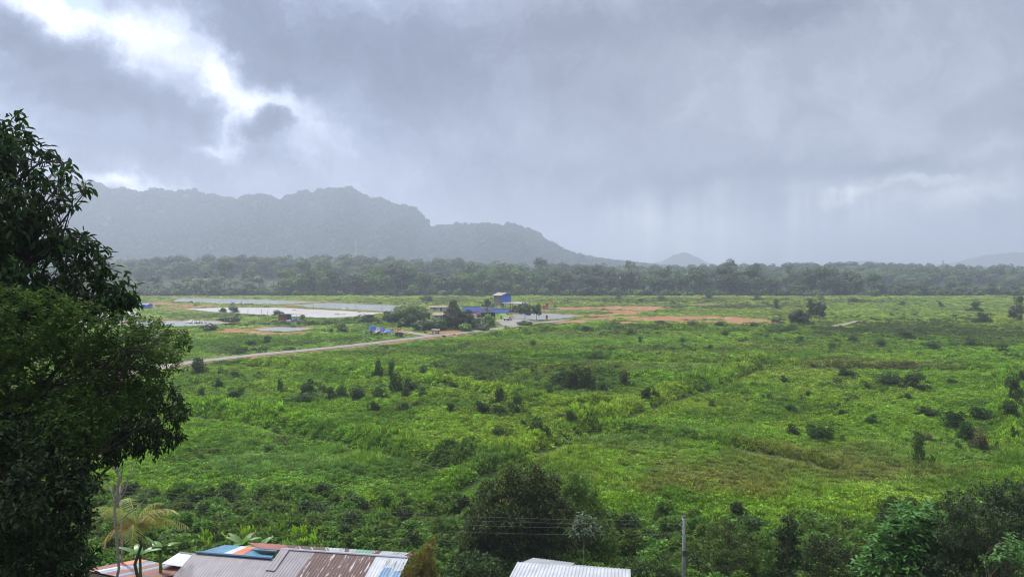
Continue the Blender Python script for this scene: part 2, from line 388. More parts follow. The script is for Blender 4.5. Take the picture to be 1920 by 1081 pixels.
BERM = [(W2([(365, 768), (440, 777), (520, 792), (600, 808), (700, 830), (800, 850), (870, 862)]), 3.0, 2.3), (W2([(760, 712), (860, 722), (960, 742), (1060, 760), (1130, 762)]), 2.6, 1.9),
        (W2([(860, 900), (960, 850), (1050, 812), (1130, 785), (1230, 745), (1330, 715), (1420, 685)]), 4.0, 1.9), (W2([(1880, 700), (1890, 780), (1905, 860), (1925, 930)]), 2.6, 2.2),
        (W2([(1100, 800), (1250, 812), (1400, 838), (1540, 868)]), 2.6, 1.7), (W2([(420, 678), (520, 684), (620, 696), (760, 704)]), 3.0, 1.8), (W2([(950, 664), (1150, 672), (1350, 680), (1500, 686), (1700, 690), (1920, 694)]), 3.5, 1.7),
        (W2([(1150, 615), (1300, 618), (1480, 622), (1560, 628)]), 6, 2.0), (W2([(930, 628), (1050, 618), (1150, 612)]), 5, 2.0), (W2([(1020, 690), (1180, 705), (1300, 712)]), 2.6, 1.6)]
def height(x, y):
    x = np.asarray(x, float); y = np.asarray(y, float)
    h = (fbm(x / 23, y / 23, 3) - .5) * 1.0 + (fbm(x / 7 + 9, y / 7, 2) - .5) * .5
    near_line = np.minimum(seg_dist(x, y, ROAD), seg_dist(x, y, ROAD_C)); flat = np.clip((near_line - 3) / 12, 0, 1)
    flat = np.minimum(flat, np.clip((seg_dist(x, y, ROAD_B) - 2) / 10, 0, 1)); flat = np.minimum(flat, np.clip((seg_dist(x, y, TRACK) - 2) / 10, 0, 1))
    for p in [YARD] + list(POND.values()):
        ins = inpoly(x, y, p); flat = np.minimum(flat, np.where(ins, 0, np.clip(poly_dist(x, y, p) / 14, 0, 1)))
    for l_, wd_, k_ in BERM:
        d = seg_dist(x, y, l_); d2 = seg_dist(x, y + wd_ * 1.25, l_); h = h + (k_ - 1) * (.75 * np.exp(-(d / (wd_ * .6)) ** 2) - .55 * np.exp(-(d2 / (wd_ * .45)) ** 2))
    h = h * flat * np.clip((y - 20) / 40, 0, 1)
    for k, p in POND.items():
        ins = inpoly(x, y, p); d = poly_dist(x, y, p)
        h = np.where(ins, -np.clip(d / 2.5, 0, 1) * 1.3, h + np.exp(-((d - 3) / 2.6) ** 2) * .15 * (k not in 'f'))
    # the hill the photographer stands on
    t = np.clip((38 - y) / 32, 0, 1); hill = t * t * (3 - 2 * t) * 12.0
    h = h + hill
    # wooded rises behind the edge of the forest
    h = h + 17 * np.exp(-((x + 330) / 260) ** 2 - ((y - 950) / 170) ** 2) + 8 * np.exp(-((x - 560) / 330) ** 2 - ((y - 1150) / 220) ** 2)
    h = h + 6 * np.exp(-((x + 40) / 200) ** 2 - ((y - 820) / 120) ** 2)
    # keep the rest of the wide plain level
    return h

def resample_line(line, st):
    out = []
    for i in range(len(line) - 1):
        a, b = np.array(line[i]), np.array(line[i + 1]); n_ = max(1, int(np.linalg.norm(b - a) / st)); out += [a + (b - a) * k / n_ for k in range(n_)]
    return np.array(out)
# colour of the ground cover: patches that stay where they grow
def smooth(a): return a * a * (3 - 2 * a)
PATCH = [  # px, py, rx, ry, colour, strength
 (1450, 880, 400, 55, (.150, .145, .045), .55), (1330, 905, 160, 26, (.18, .12, .045), .3), (1250, 820, 190, 26, (.085, .155, .05), .6), (1600, 880, 200, 35, (.125, .13, .05), .5),
 (780, 900, 380, 40, (.105, .215, .04), .5), (560, 860, 260, 40, (.09, .185, .045), .6), (1780, 840, 150, 40, (.135, .235, .045), .7),
 (470, 850, 200, 60, (.085, .175, .04), .5), (800, 890, 120, 30, (.06, .11, .04), .55), (900, 880, 110, 40, (.07, .12, .045), .5),
 (900, 690, 90, 26, (.045, .085, .03), .75), (1090, 715, 90, 22, (.05, .09, .035), .5), (1700, 620, 230, 16, (.050, .075, .035), .8), (1850, 635, 120, 16, (.06, .085, .035), .7),
 (1560, 650, 200, 14, (.10, .11, .055), .5), (1200, 655, 260, 7, (.10, .095, .05), .6), (1700, 690, 260, 7, (.11, .10, .06), .75), (1500, 676, 200, 6, (.10, .09, .05), .6),
 (1100, 690, 160, 12, (.14, .16, .05), .6), (1300, 690, 200, 12, (.125, .18, .05), .4), (1380, 575, 170, 5, (.07, .075, .045), .9), (1500, 590, 90, 8, (.09, .095, .055), .5),
 (1250, 562, 300, 4, (.08, .095, .05), .7), (1700, 565, 240, 8, (.12, .2, .06), .5), (1820, 580, 160, 12, (.13, .2, .065), .6), (1300, 585, 120, 5, (.11, .19, .05), .6), (850, 562, 60, 7, (.12, .13, .075), .9), (700, 565, 130, 5, (.13, .2, .06), .8),
 (1100, 610, 130, 5, (.05, .095, .035), .7), (1240, 614, 160, 6, (.05, .09, .035), .8), (1480, 618, 140, 6, (.055, .085, .035), .7), (950, 650, 160, 14, (.12, .165, .05), .6), (1080, 628, 160, 9, (.105, .14, .05), .6),
 (420, 735, 120, 30, (.085, .16, .045), .4), (700, 655, 130, 9, (.12, .15, .05), .5), (600, 640, 120, 10, (.07, .125, .04), .7), (430, 655, 60, 10, (.075, .11, .04), .7), (480, 640, 100, 10, (.1, .19, .045), .6),
 (620, 605, 120, 8, (.07, .12, .04), .6), (400, 592, 110, 5, (.07, .12, .05), .8), (500, 607, 80, 5, (.075, .115, .045), .8), (1000, 605, 60, 8, (.1, .13, .05), .5),
 (420, 960, 300, 45, (.060, .115, .030), .6), (800, 985, 260, 40, (.065, .13, .032), .5), (1450, 990, 300, 40, (.09, .17, .04), .4),
]
def cover_colour(x, y):
    px, py = proj(x, y, 0.0)
    n1 = fbm(x / 9 + 40, y / 9, 3); n2 = fbm(x / 30 + 70, y / 30, 3); n3 = fbm(x / 60 + 3, y / 60 + 8, 2)
    base = np.array([.155, .285, .030]); olive = np.array([.200, .285, .042]); dark = np.array([.070, .150, .022])
    c = base + (olive - base) * np.clip((n2 - .42) * 3.2, 0, 1)[:, None] * .8
    c = c + (dark - c) * (np.clip((n1 - .48) * 5, 0, 1) * .65 + np.clip((n3 - .55) * 4, 0, 1) * .35)[:, None]
    fr_ = np.clip((640 - py) / 60, 0, 1)[:, None]; c = c * (1 + .18 * fr_ * np.array([1.2, .6, 1])) + fr_ * np.array([.03, .0, .022])
    wob = (fbm(x / 6, y / 6 + 20, 3) - .5) * 1.6
    for (a, b, rx, ry, cc, k) in PATCH:
        d = np.sqrt(((px - a) / rx) ** 2 + ((py - b) / ry) ** 2) + wob
        f = smooth(np.clip((1.15 - d) / .8, 0, 1)) * k
        c = c + (np.array(cc) - c) * f[:, None]
    return c
def bare(x, y):
    """0..1 how bare the soil is"""
    px, py = proj(x, y, 0.0); nz = fbm(x / 5 + 3, y / 5, 3) - .5
    b = np.zeros(len(x))
    for k, p in DIRT.items():
        d = poly_dist(x, y, p) * np.where(inpoly(x, y, p), 1, -1) + nz * 6
        b = np.maximum(b, np.clip(d / 1.5 + .5, 0, 1) * (1 - .9 * np.clip((fbm(x / 12 + 31, y / 6 + 12, 4, .6) - .615) * 14, 0, 1)))
    dr = seg_dist(x, y, ROAD)
    side = proj(x, y)[1] - np.interp(px, [120, 230, 340, 420, 500, 570, 640, 700, 760, 810, 850, 890, 925, 955, 985], [722, 702, 681, 672, 663, 657, 650, 643, 636, 630, 626, 621, 617, 613, 608])
    wd = np.where(side > 0, 5.6 + nz * 7, 3.2 + nz * 2); b = np.maximum(b, np.clip((wd - dr) / 1.2, 0, 1) * np.where(px < 860, 1, np.where(px < 940, .6, .2)))
    for l in (ROAD_B, ROAD_C, TRACK): b = np.maximum(b, np.clip((3.2 + nz * 2 - seg_dist(x, y, l)) / 1.2, 0, 1))
    for l in BUND_LINES: b = np.maximum(b, np.clip((2.6 + nz * 4 - seg_dist(x, y, l)) / 1.5, 0, .8))
    d = poly_dist(x, y, YARD) * np.where(inpoly(x, y, YARD), 1, -1); b = np.maximum(b, np.clip(d / 1.5 + 1, 0, 1))
    for k, p in POND.items():
        ins = inpoly(x, y, p); d = poly_dist(x, y, p); b = np.maximum(b, np.where(ins, 1, np.clip((2.2 + nz * 5 - d) / 1.2, 0, 1)))
    return b

# ---- ground sheet
def axis(parts):
    a = [parts[0][0]]
    for lo, hi, st in parts: a += list(np.arange(lo + st, hi + 1e-6, st))
    return np.array(a)
gx = axis([(-6000, -2000, 250), (-2000, -800, 60), (-800, -420, 20), (-420, -270, 5), (-270, 270, 2), (270, 420, 5), (420, 800, 20), (800, 2000, 60), (2000, 6000, 250)])
gy = axis([(-150, 0, 15), (0, 40, 2), (40, 120, 1.6), (120, 560, 2), (560, 700, 5), (700, 1500, 20), (1500, 2500, 60), (2500, 6000, 250)])
XX, YY = np.meshgrid(gx, gy); xf, yf = XX.ravel(), YY.ravel(); H = height(xf, yf)
nx_, ny_ = len(gx), len(gy)
ii = (np.arange(ny_ - 1)[:, None] * nx_ + np.arange(nx_ - 1)[None, :]).ravel()
quads = np.stack([ii, ii + 1, ii + nx_ + 1, ii + nx_], 1)
gm = bpy.data.materials.new('ground_cover'); gm.use_nodes = True; t = NT(gm.node_tree)
b_ = t.n('ShaderNodeBsdfPrincipled', i_Roughness=.95); o_ = t.n('ShaderNodeOutputMaterial'); t.l(b_.outputs[0], o_.inputs[0]); b_.inputs['Specular IOR Level'].default_value = .1
ca = t.n('ShaderNodeAttribute', attribute_name='cover'); g_ = t.n('ShaderNodeNewGeometry')
nz = t.n('ShaderNodeTexNoise', i_Scale=1.1, i_Detail=7.0, i_Roughness=.7); t.l(g_.outputs['Position'], nz.inputs['Vector'])
nb = t.n('ShaderNodeTexNoise', i_Scale=.35, i_Detail=8.0, i_Roughness=.7); t.l(g_.outputs['Position'], nb.inputs['Vector'])
soil = t.mix(t.rng(nz.outputs[0], .3, .7), (.215, .086, .036), (.20, .12, .065)); soil = t.mix(t.rng(nb.outputs[0], .50, .62, 0, .9), soil, (.11, .085, .05)); ns = t.n('ShaderNodeTexNoise', i_Scale=.12, i_Detail=8.0, i_Roughness=.75, i_Distortion=1.5); t.l(g_.outputs['Position'], ns.inputs['Vector']); soil = t.mix(t.rng(ns.outputs[0], .56, .60, 0, .8), soil, (.27, .21, .165)); soil = t.mix(t.rng(ns.outputs[0], .42, .38, 0, .7), soil, (.10, .045, .025))
gr = t.mix(t.rng(nz.outputs[0], .35, .65), (.55, .55, .55), (1, 1, 1)); gmul = t.n('ShaderNodeVectorMath', operation='MULTIPLY'); t.l(ca.outputs['Color'], gmul.inputs[0]); t.l(gr, gmul.inputs[1])
t.l(t.mix(ca.outputs['Alpha'], gmul.outputs[0], soil), b_.inputs['Base Color'])
bn = t.n('ShaderNodeBump', i_Strength=.8, i_Distance=.35); t.l(nz.outputs[0], bn.inputs['Height']); t.l(bn.outputs[0], b_.inputs['Normal'])
me = fastmesh('ground', np.stack([xf, yf, H], 1), quads, gm)
cc_ = cover_colour(xf, yf) * .34; far_ = np.clip((yf - 560) / 60, 0, 1)[:, None]; cc_ = cc_ * (1 - far_) + np.array([.03, .045, .02]) * far_
ba_ = np.where((yf < 560) & (np.abs(xf) < 420), bare(xf, yf), 0)
att = me.color_attributes.new('cover', 'FLOAT_COLOR', 'POINT'); att.data.foreach_set('color', np.concatenate([cc_, ba_[:, None]], 1).astype(np.float32).ravel())
me.polygons.foreach_set('use_smooth', [True] * len(me.polygons))
tag(place('ground', me), kind='structure')

# ---- ribbons laid on the ground: road, tracks, yard
def resample(line, st):
    out = []
    for i in range(len(line) - 1):
        a, b = np.array(line[i]), np.array(line[i + 1]); n = max(1, int(np.linalg.norm(b - a) / st))
        out += [a + (b - a) * k / n for k in range(n)]
    return np.array(out + [np.array(line[-1])])
def smoothline(l, it=3):
    l = np.array(l)
    for _ in range(it): q = l.copy(); q[1:-1] = (l[:-2] + 2 * l[1:-1] + l[2:]) / 4; l = q
    return l
def ribbon(name, line, wd, z, m, rough_edge=.25):
    l = smoothline(resample(line, 2.0), 6); dd = np.gradient(l, axis=0); dd /= np.linalg.norm(dd, axis=1)[:, None]; nrm = np.stack([-dd[:, 1], dd[:, 0]], 1)
    K = 5; V = []
    for j in range(K):
        s_ = (j / (K - 1.) - .5) * wd; e = (nr.rand(len(l)) - .5) * rough_edge * 2 if j in (0, K - 1) else 0
        p = l + nrm * (s_ + e)[:, None] if not isinstance(e, int) else l + nrm * s_
        V.append(np.stack([p[:, 0], p[:, 1], height(p[:, 0], p[:, 1]) + z + (.05 if 0 < j < K - 1 else 0)], 1))
    V = np.stack(V, 1).reshape(-1, 3); n = len(l); i_ = (np.arange(n - 1)[:, None] * K + np.arange(K - 1)[None, :]).ravel()
    return tag(place(name, fastmesh(name, V, np.stack([i_, i_ + K, i_ + K + 1, i_ + 1], 1), m)), kind='structure')
ASPHALT = mat('worn_asphalt', (.155, .145, .13), .85, ((.10, .088, .07), .7)); GRAVEL = mat('gravel', (.17, .16, .148), .9, ((.12, .105, .09), .9), bump=.5, bscale=12)
ribbon('road', ROAD, 4.6, .10, ASPHALT); ribbon('side_road', ROAD_B, 3.6, .12, GRAVEL); ribbon('path', ROAD_C, 4.0, .09, GRAVEL); ribbon('track', TRACK, 2.6, .08, GRAVEL)
yv = MB(); yv.poly([(a, b, .14) for a, b in YARD], [tuple(range(len(YARD)))[::-1]]); tag(yv.build('yard', GRAVEL), kind='structure')

# ---- water
def watermat(name, c1, c2, rough):
    m = bpy.data.materials.new(name); m.use_nodes = True; t = NT(m.node_tree)
    b = t.n('ShaderNodeBsdfPrincipled'); o = t.n('ShaderNodeOutputMaterial'); t.l(b.outputs[0], o.inputs[0]); g = t.n('ShaderNodeNewGeometry')
    nz = t.n('ShaderNodeTexNoise', i_Scale=.08, i_Detail=4.0); t.l(g.outputs['Position'], nz.inputs['Vector'])
    t.l(t.mix(t.rng(nz.outputs[0], .35, .65), c1, c2), b.inputs['Base Color']); b.inputs['Roughness'].default_value = rough; b.inputs['IOR'].default_value = 1.33
    wv = t.n('ShaderNodeTexNoise', i_Scale=1.6, i_Detail=4.0, i_Roughness=.6); t.l(g.outputs['Position'], wv.inputs['Vector'])
    bn = t.n('ShaderNodeBump', i_Strength=.35, i_Distance=.12); t.l(wv.outputs[0], bn.inputs['Height']); t.l(bn.outputs[0], b.inputs['Normal'])
    return m
WG = watermat('grey_water', (.115, .125, .13), (.15, .155, .155), .35); WB = watermat('green_water', (.15, .18, .18), (.19, .21, .205), .25); WM = watermat('milky_water', (.26, .255, .245), (.30, .29, .28), .35)
for k, m_ in (('a', WB), ('b', WB), ('c', WM), ('d', WB), ('e', WB), ('f', WG), ('g', WM)):
    p = POND[k]; q = MB(); q.poly([(a, b, -.12) for a, b in p], [tuple(range(len(p)))[::-1]]); tag(q.build('pond_water', m_), kind='structure')

# ---- mountains
FORESTM = leafmat('mountain_canopy', (.030, .050, .022), (.05, .075, .03), .0, .9, .1)
RIDGE = [(-700, 330), (-400, 300), (-200, 318), (0, 322), (100, 330), (150, 336), (172, 344), (195, 358), (215, 352), (238, 347), (262, 362), (285, 366), (310, 360), (345, 354), (370, 358), (400, 367), (430, 373), (455, 369), (480, 368), (515, 376), (543, 381), (556, 371), (580, 361), (610, 357), (650, 353), (680, 359), (700, 365), (722, 375), (740, 379), (755, 387), (775, 395), (800, 411), (806, 427), (830, 422), (850, 420), (900, 420), (930, 421), (972, 420), (1000, 437), (1030, 452), (1050, 467), (1065, 473), (1095, 481), (1130, 486), (1170, 492), (1220, 499), (1300, 503)]
def mountain(ridge, Yr, depth, step, seed, foot=.9):
    rs = np.random.RandomState(seed); px = np.array([r[0] for r in ridge], float); pz = np.array([D(a, b, Yr)[2] for a, b in ridge]); wx = np.array([D(a, b, Yr)[0] for a, b in ridge])
    X = np.arange(wx[0], wx[-1], step); T = np.linspace(-1, .6, int(depth * 1.6 / step) + 1)
    A, B = np.meshgrid(X, T); hz = np.interp(A, wx, pz); hz = hz * (1 + .065 * (np.abs(fbm(A / 75 + 2, A * 0 + seed, 3, .6) - .5) * 4 - .5)) if Yr < 3000 else hz
    off = 0 * (fbm(A / 260 + seed, B * 2 + 5, 3) - .5)
    prof = np.clip(1 - np.abs(B + 0 * off) ** 1.15, 0, 1); spur = (fbm(A / 150 + seed * 3, B * 1.2 + A / 400, 4) - .5) * 2
    Z = hz * prof * (1 + spur * .6 * np.clip(-B, 0, 1) * 2 * (1 - np.clip(-B, 0, 1)) * 2) + (fbm(A / 16, B * depth / 16, 3) - .5) * 16 * np.clip(hz / 60, 0.1, 1)
    return A.ravel(), (Yr + B * depth).ravel(), Z.ravel() - 6, A.shape
ROCKY = mat('mountain_soil', (.035, .05, .025), 1.0, ((.025, .035, .02), .05), spec=.1)
mx_, my_, mz_, shp = mountain(RIDGE, 2450, 620, 9, 3)
def gridfaces(shp):
    r, c = shp; i_ = (np.arange(r - 1)[:, None] * c + np.arange(c - 1)[None, :]).ravel(); return np.stack([i_, i_ + 1, i_ + c + 1, i_ + c], 1)
tag(place('mountain', fastmesh('mountain', np.stack([mx_, my_, mz_], 1), gridfaces(shp), ROCKY)), kind='structure')
for ridge, Yr, dp in (([(1020, 502), (1060, 486), (1085, 479), (1105, 477), (1125, 485), (1150, 491), (1165, 487), (1185, 490), (1215, 501)], 3300, 300),
                      ([(1150, 503), (1215, 493), (1240, 488), (1262, 476), (1282, 470), (1300, 477), (1325, 490), (1360, 498), (1420, 503)], 4100, 300),
                      ([(1480, 503), (1560, 492), (1620, 486), (1680, 491), (1740, 495), (1800, 489), (1830, 479), (1880, 472), (1930, 470), (2050, 476), (2200, 490), (2400, 503)], 4300, 350)):
    a_, b2_, c_, s_ = mountain(ridge, Yr, dp, 22, int(Yr) % 97)
    tag(place('far_hills', fastmesh('far_hills', np.stack([a_, b2_, c_], 1), gridfaces(s_), ROCKY)), kind='structure')

# ------------------------------------------------------------------ scattering of uncountable growth (stuff)
def scatter(name, P, rot, scl, idx, tint, templates, label=None):
    me = bpy.data.meshes.new(name); me.vertices.add(len(P)); me.vertices.foreach_set('co', P.astype(np.float32).ravel())
    for nm, ty, arr in (('rotv', 'FLOAT_VECTOR', rot), ('sclv', 'FLOAT_VECTOR', scl), ('idx', 'INT', idx), ('tint', 'FLOAT_VECTOR', tint)):
        a = me.attributes.new(nm, ty, 'POINT'); a.data.foreach_set('vector' if ty == 'FLOAT_VECTOR' else 'value', np.ascontiguousarray(arr, dtype=np.int32 if ty == 'INT' else np.float32).ravel())
    o = place(name, me)
    ng = bpy.data.node_groups.new(name, 'GeometryNodeTree'); ng.interface.new_socket('Geometry', in_out='INPUT', socket_type='NodeSocketGeometry'); ng.interface.new_socket('Geometry', in_out='OUTPUT', socket_type='NodeSocketGeometry')
    gi = ng.nodes.new('NodeGroupInput'); go = ng.nodes.new('NodeGroupOutput'); ins = ng.nodes.new('GeometryNodeInstanceOnPoints'); jn = ng.nodes.new('GeometryNodeGeometryToInstance')
    for tm in reversed(templates):
        to = bpy.data.objects.new(tm.name + '_source', tm); oi = ng.nodes.new('GeometryNodeObjectInfo'); oi.inputs[0].default_value = to; ng.links.new(oi.outputs['Geometry'], jn.inputs[0])
    def na(nm, ty):
        q = ng.nodes.new('GeometryNodeInputNamedAttribute'); q.data_type = ty; q.inputs[0].default_value = nm; return q.outputs[0]
    ng.links.new(gi.outputs[0], ins.inputs['Points']); ng.links.new(jn.outputs[0], ins.inputs['Instance']); ins.inputs['Pick Instance'].default_value = True
    ng.links.new(na('idx', 'INT'), ins.inputs['Instance Index']); ng.links.new(na('sclv', 'FLOAT_VECTOR'), ins.inputs['Scale'])
    er = ng.nodes.new('FunctionNodeEulerToRotation'); ng.links.new(na('rotv', 'FLOAT_VECTOR'), er.inputs[0]); ng.links.new(er.outputs[0], ins.inputs['Rotation'])
    ng.links.new(ins.outputs[0], go.inputs[0])
    mo = o.modifiers.new('scatter', 'NODES'); mo.node_group = ng
    return tag(o, kind='stuff')

COVERM = leafmat('ground_leaves', (.45, .48, .48), (1.45, 1.38, 1.1), .38, .6, .14, tinted=True, tcol=(1.15, 1.25, .6))
def T_creeper(n, seed):         # mound of broad leaves, unit radius .5, height .55
    rs = np.random.RandomState(seed); p, d = ball(n, rs, .75); p[:, 2] = np.abs(p[:, 2]); d[:, 2] = np.abs(d[:, 2])
    p = p * np.array([.5, .5, .5]) * rs.uniform(.7, 1.05, (n, 1)); dd = d + np.array([0, 0, .15]) + rs.normal(0, .5, (n, 3))
    V, f = leaves(p, dd, rs.uniform(.18, .34, n), rs.uniform(.13, .22, n), .15, rs); return fastmesh('creeper', V, f, COVERM)
def T_grass(n, seed):           # tuft of arching blades
    rs = np.random.RandomState(seed); a = rs.uniform(0, 6.283, n); r0 = rs.uniform(0, .28, n); l = rs.uniform(.45, 1.0, n); bend = rs.uniform(.25, .9, n); wd = rs.uniform(.022, .05, n)
    dx, dy = np.cos(a), np.sin(a); bx, by = rs.uniform(-.3, .3, n), rs.uniform(-.3, .3, n); V = np.empty((n, 6, 3))
    for j, (tt, ww) in enumerate(((0, 1.), (.55, .9), (1., .12))):
        out = bend * tt ** 1.6 * l * .7; up = l * tt * (1 - .35 * bend * tt)
        cx_, cy_ = bx + dx * out, by + dy * out
        V[:, 2 * j] = np.stack([cx_ - dy * wd * ww, cy_ + dx * wd * ww, up], 1); V[:, 2 * j + 1] = np.stack([cx_ + dy * wd * ww, cy_ - dx * wd * ww, up], 1)
    b = np.arange(n)[:, None] * 6; f = np.concatenate([b + np.array([[0, 1, 3, 2]]), b + np.array([[2, 3, 5, 4]])]); return fastmesh('grass_tuft', V.reshape(-1, 3), f, COVERM)
TPL = [T_creeper(60, 1), T_creeper(75, 2), T_grass(46, 3), T_grass(60, 4), T_creeper(34, 5)]
def cover_points(n, y0, y1, pw, s0, s1, seed):
    rs = np.random.RandomState(seed); u = rs.rand(n)
    y = (y0 ** pw + u * (y1 ** pw - y0 ** pw)) ** (1 / pw); x = rs.uniform(-1, 1, n) * (.76 * y + 12)
    return x, y, s0 + (s1 - s0) * (y - y0) / (y1 - y0)
xs, ys, ss = [], [], []
for a in ((95000, 34, 120, .9, .75, 1.0, 21), (100000, 120, 300, 1.0, 1.0, 1.8, 22), (75000, 300, 572, 1.0, 1.8, 2.8, 23)):
    q = cover_points(*a); xs.append(q[0]); ys.append(q[1]); ss.append(q[2])
x, y, s = np.concatenate(xs), np.concatenate(ys), np.concatenate(ss)
FOOT = [W2([(862, 606), (930, 606), (958, 603), (960, 590), (866, 590)]), W2([(925, 588), (985, 588), (990, 580), (925, 580)])]
keep = bare(x, y) < nr.rand(len(x)) * .7 + .12
for p in POND.values(): keep &= ~inpoly(x, y, p)
for p in FOOT: keep &= ~inpoly(x, y, p)
keep &= ~((x > -24) & (x < 7.5) & (y < 48.2) & (y > 38))
for l_, wd_, k_ in BERM[:6]: keep &= ~(seg_dist(x, y + wd_ * 1.3, l_) < wd_ * .26)
x, y, s = x[keep], y[keep], s[keep]
ex, ey, es = [], [], []
for l_, wd_, k_ in BERM:
    a_ = resample_line(l_, .16); m_ = np.repeat(a_, 2, 0) + nr.normal(0, wd_ * .26, (len(a_) * 2, 2)); ex.append(m_[:, 0]); ey.append(m_[:, 1]); es.append(np.interp(m_[:, 1], [60, 300, 560], [1.0, 1.7, 2.6]))
bm0 = len(x); x = np.concatenate([x] + ex); y = np.concatenate([y] + ey); s = np.concatenate([s] + es); n = len(x); onberm = np.arange(n) >= bm0
px_, py_ = proj(x, y)
tintv = cover_colour(x, y); hgt = (1.0 + .5 * (fbm(x / 8, y / 8 + 50, 3) - .5) * 2) * (.68 + .7 * np.clip((fbm(x / 2.6 + 5, y / 2.6, 2) - .3) * 2.2, 0, 1))
for l, wd, k in BERM:
    d = seg_dist(x, y, l); f = np.clip(1 - d / wd, 0, 1); hgt = hgt * (1 + (k - 1) * .8 * f ** .6); tintv = tintv * (1 + .22 * f[:, None])
f = np.clip((py_ - 925) / 60, 0, 1) * np.clip((900 - px_) / 100, 0.35, 1); hgt = hgt * (1 + f * 1.0)
smoothz = np.clip(1.2 - np.sqrt(((px_ - 1450) / 480) ** 2 + ((py_ - 880) / 70) ** 2), 0, 1); hgt *= 1 - .35 * smoothz
smoothz2 = np.clip(1.2 - np.sqrt(((px_ - 560) / 300) ** 2 + ((py_ - 885) / 40) ** 2), 0, 1); hgt *= 1 - .35 * smoothz2
kind = fbm(x / 14 + 90, y / 14 + 33, 3); idx = np.where(kind < .34, 2 + (nr.rand(n) < .5), (nr.rand(n) < .5).astype(int)); idx = np.where((smoothz > .1) & (nr.rand(n) < .55), 2 + (nr.rand(n) < .5), idx); idx = np.where(onberm & (nr.rand(n) < .7) | (py_ > 925), (nr.rand(n) < .5).astype(int), idx); idx = np.where((y > 300), np.where(nr.rand(n) < .6, 4, idx), idx)
sc_ = s * nr.uniform(.7, 1.25, n); hz_ = sc_ * hgt * nr.uniform(.6, 1.15, n) * np.interp(y, [40, 120, 300, 570], [1.0, .85, .42, .3])
nr_road = np.clip((np.minimum(seg_dist(x, y, ROAD), np.minimum(seg_dist(x, y, ROAD_B), seg_dist(x, y, ROAD_C))) - 2) / 14, .25, 1); hz_ *= nr_road
for k, p in POND.items(): hz_ *= np.clip(poly_dist(x, y, p) / 22, .22, 1)
tintv = tintv * nr.uniform(.78, 1.22, (n, 1)) * (1 + nr.normal(0, .05, (n, 3)))
rotv = np.stack([nr.normal(0, .12, n), nr.normal(0, .12, n), nr.uniform(0, 6.283, n)], 1)
COVER_ARGS = None
scatter('ground_cover_plants', np.stack([x, y, height(x, y) - .06], 1), rotv, np.stack([sc_, sc_, hz_], 1), idx, tintv, TPL)

# dark scrubby weeds through the field, far too many to count
RAGM = leafmat('weed_leaves', (.5, .5, .5), (1.3, 1.3, 1.2), .28, .6, .12, tinted=True)
def T_weed(n, seed):
    rs = np.random.RandomState(seed); P = []; 
    for i in range(6):
        a = rs.uniform(0, 6.28); q = rs.uniform(.05, .5); r = rs.uniform(.1, .24); p, d = ball(n // 6, rs, .3); P.append(np.array([math.cos(a) * q, math.sin(a) * q, r * rs.uniform(.9, 1.9)]) + p * r)
    P = np.vstack(P); P[:, 2] = np.abs(P[:, 2]); V, f = leaves(P, rs.normal(0, .7, P.shape) + np.array([0, 0, .45]), rs.uniform(.08, .18, len(P)), rs.uniform(.05, .1, len(P)), .2, rs); return fastmesh('weed', V, f, RAGM)
rs = np.random.RandomState(31); n = 26000; yy = (60 ** .6 + rs.rand(n) * (560 ** .6 - 60 ** .6)) ** (1 / .6); xx = rs.uniform(-1, 1, n) * (.76 * yy + 12); ppx, ppy = proj(xx, yy)
cl = fbm(xx / 16 + 11, yy / 16 + 4, 4, .65)
zone = np.zeros(n)
for (a, b, rx, ry, k) in ((900, 690, 120, 30, .6), (1090, 718, 110, 22, .7), (620, 745, 160, 16, .3), (930, 772, 70, 12, .5), (1720, 615, 330, 28, .7), (1850, 650, 200, 30, .4), (1700, 720, 160, 22, .4), (1800, 800, 110, 26, .4), (1300, 615, 300, 8, .8), (1080, 622, 160, 10, .5), (1500, 640, 500, 20, .25), (1560, 820, 90, 14, .3), (1010, 815, 90, 20, .35), (700, 600, 130, 14, .5), (520, 606, 130, 8, .4), (1500, 566, 500, 8, .5), (1000, 568, 400, 6, .4), (1250, 660, 260, 10, .3), (450, 655, 80, 8, .3), (1450, 880, 420, 50, -.5), (600, 880, 300, 40, -.4)):
    zone += k * np.clip(1.3 - np.sqrt(((ppx - a) / rx) ** 2 + ((ppy - b) / ry) ** 2), 0, 1)
keep = (cl * .9 + zone * .42 > .585 + rs.uniform(0, .16, n)) & (bare(xx, yy) < .3)
for p in POND.values(): keep &= ~inpoly(xx, yy, p) & (poly_dist(xx, yy, p) > 7)
for p in FOOT: keep &= ~inpoly(xx, yy, p)
xx, yy, zone = xx[keep], yy[keep], zone[keep]; n = len(xx); print('weeds', n)
s_ = rs.uniform(.8, 1.9, n) * np.interp(yy, [60, 300, 560], [.9, 1.4, 2.0]); tw = np.array([.052, .088, .020]) * rs.uniform(.6, 1.5, (n, 1)) + np.array([.02, .012, .004]) * (rs.rand(n, 1) < .2)
scatter('weeds', np.stack([xx, yy, height(xx, yy)], 1), np.stack([xx * 0, xx * 0, rs.uniform(0, 6.28, n)], 1), np.stack([s_, s_, s_ * rs.uniform(.6, 1.25, n) * np.interp(yy, [60, 560], [1, .6])], 1), rs.choice(4, n), tw, [T_weed(210, 700 + i) for i in range(4)])

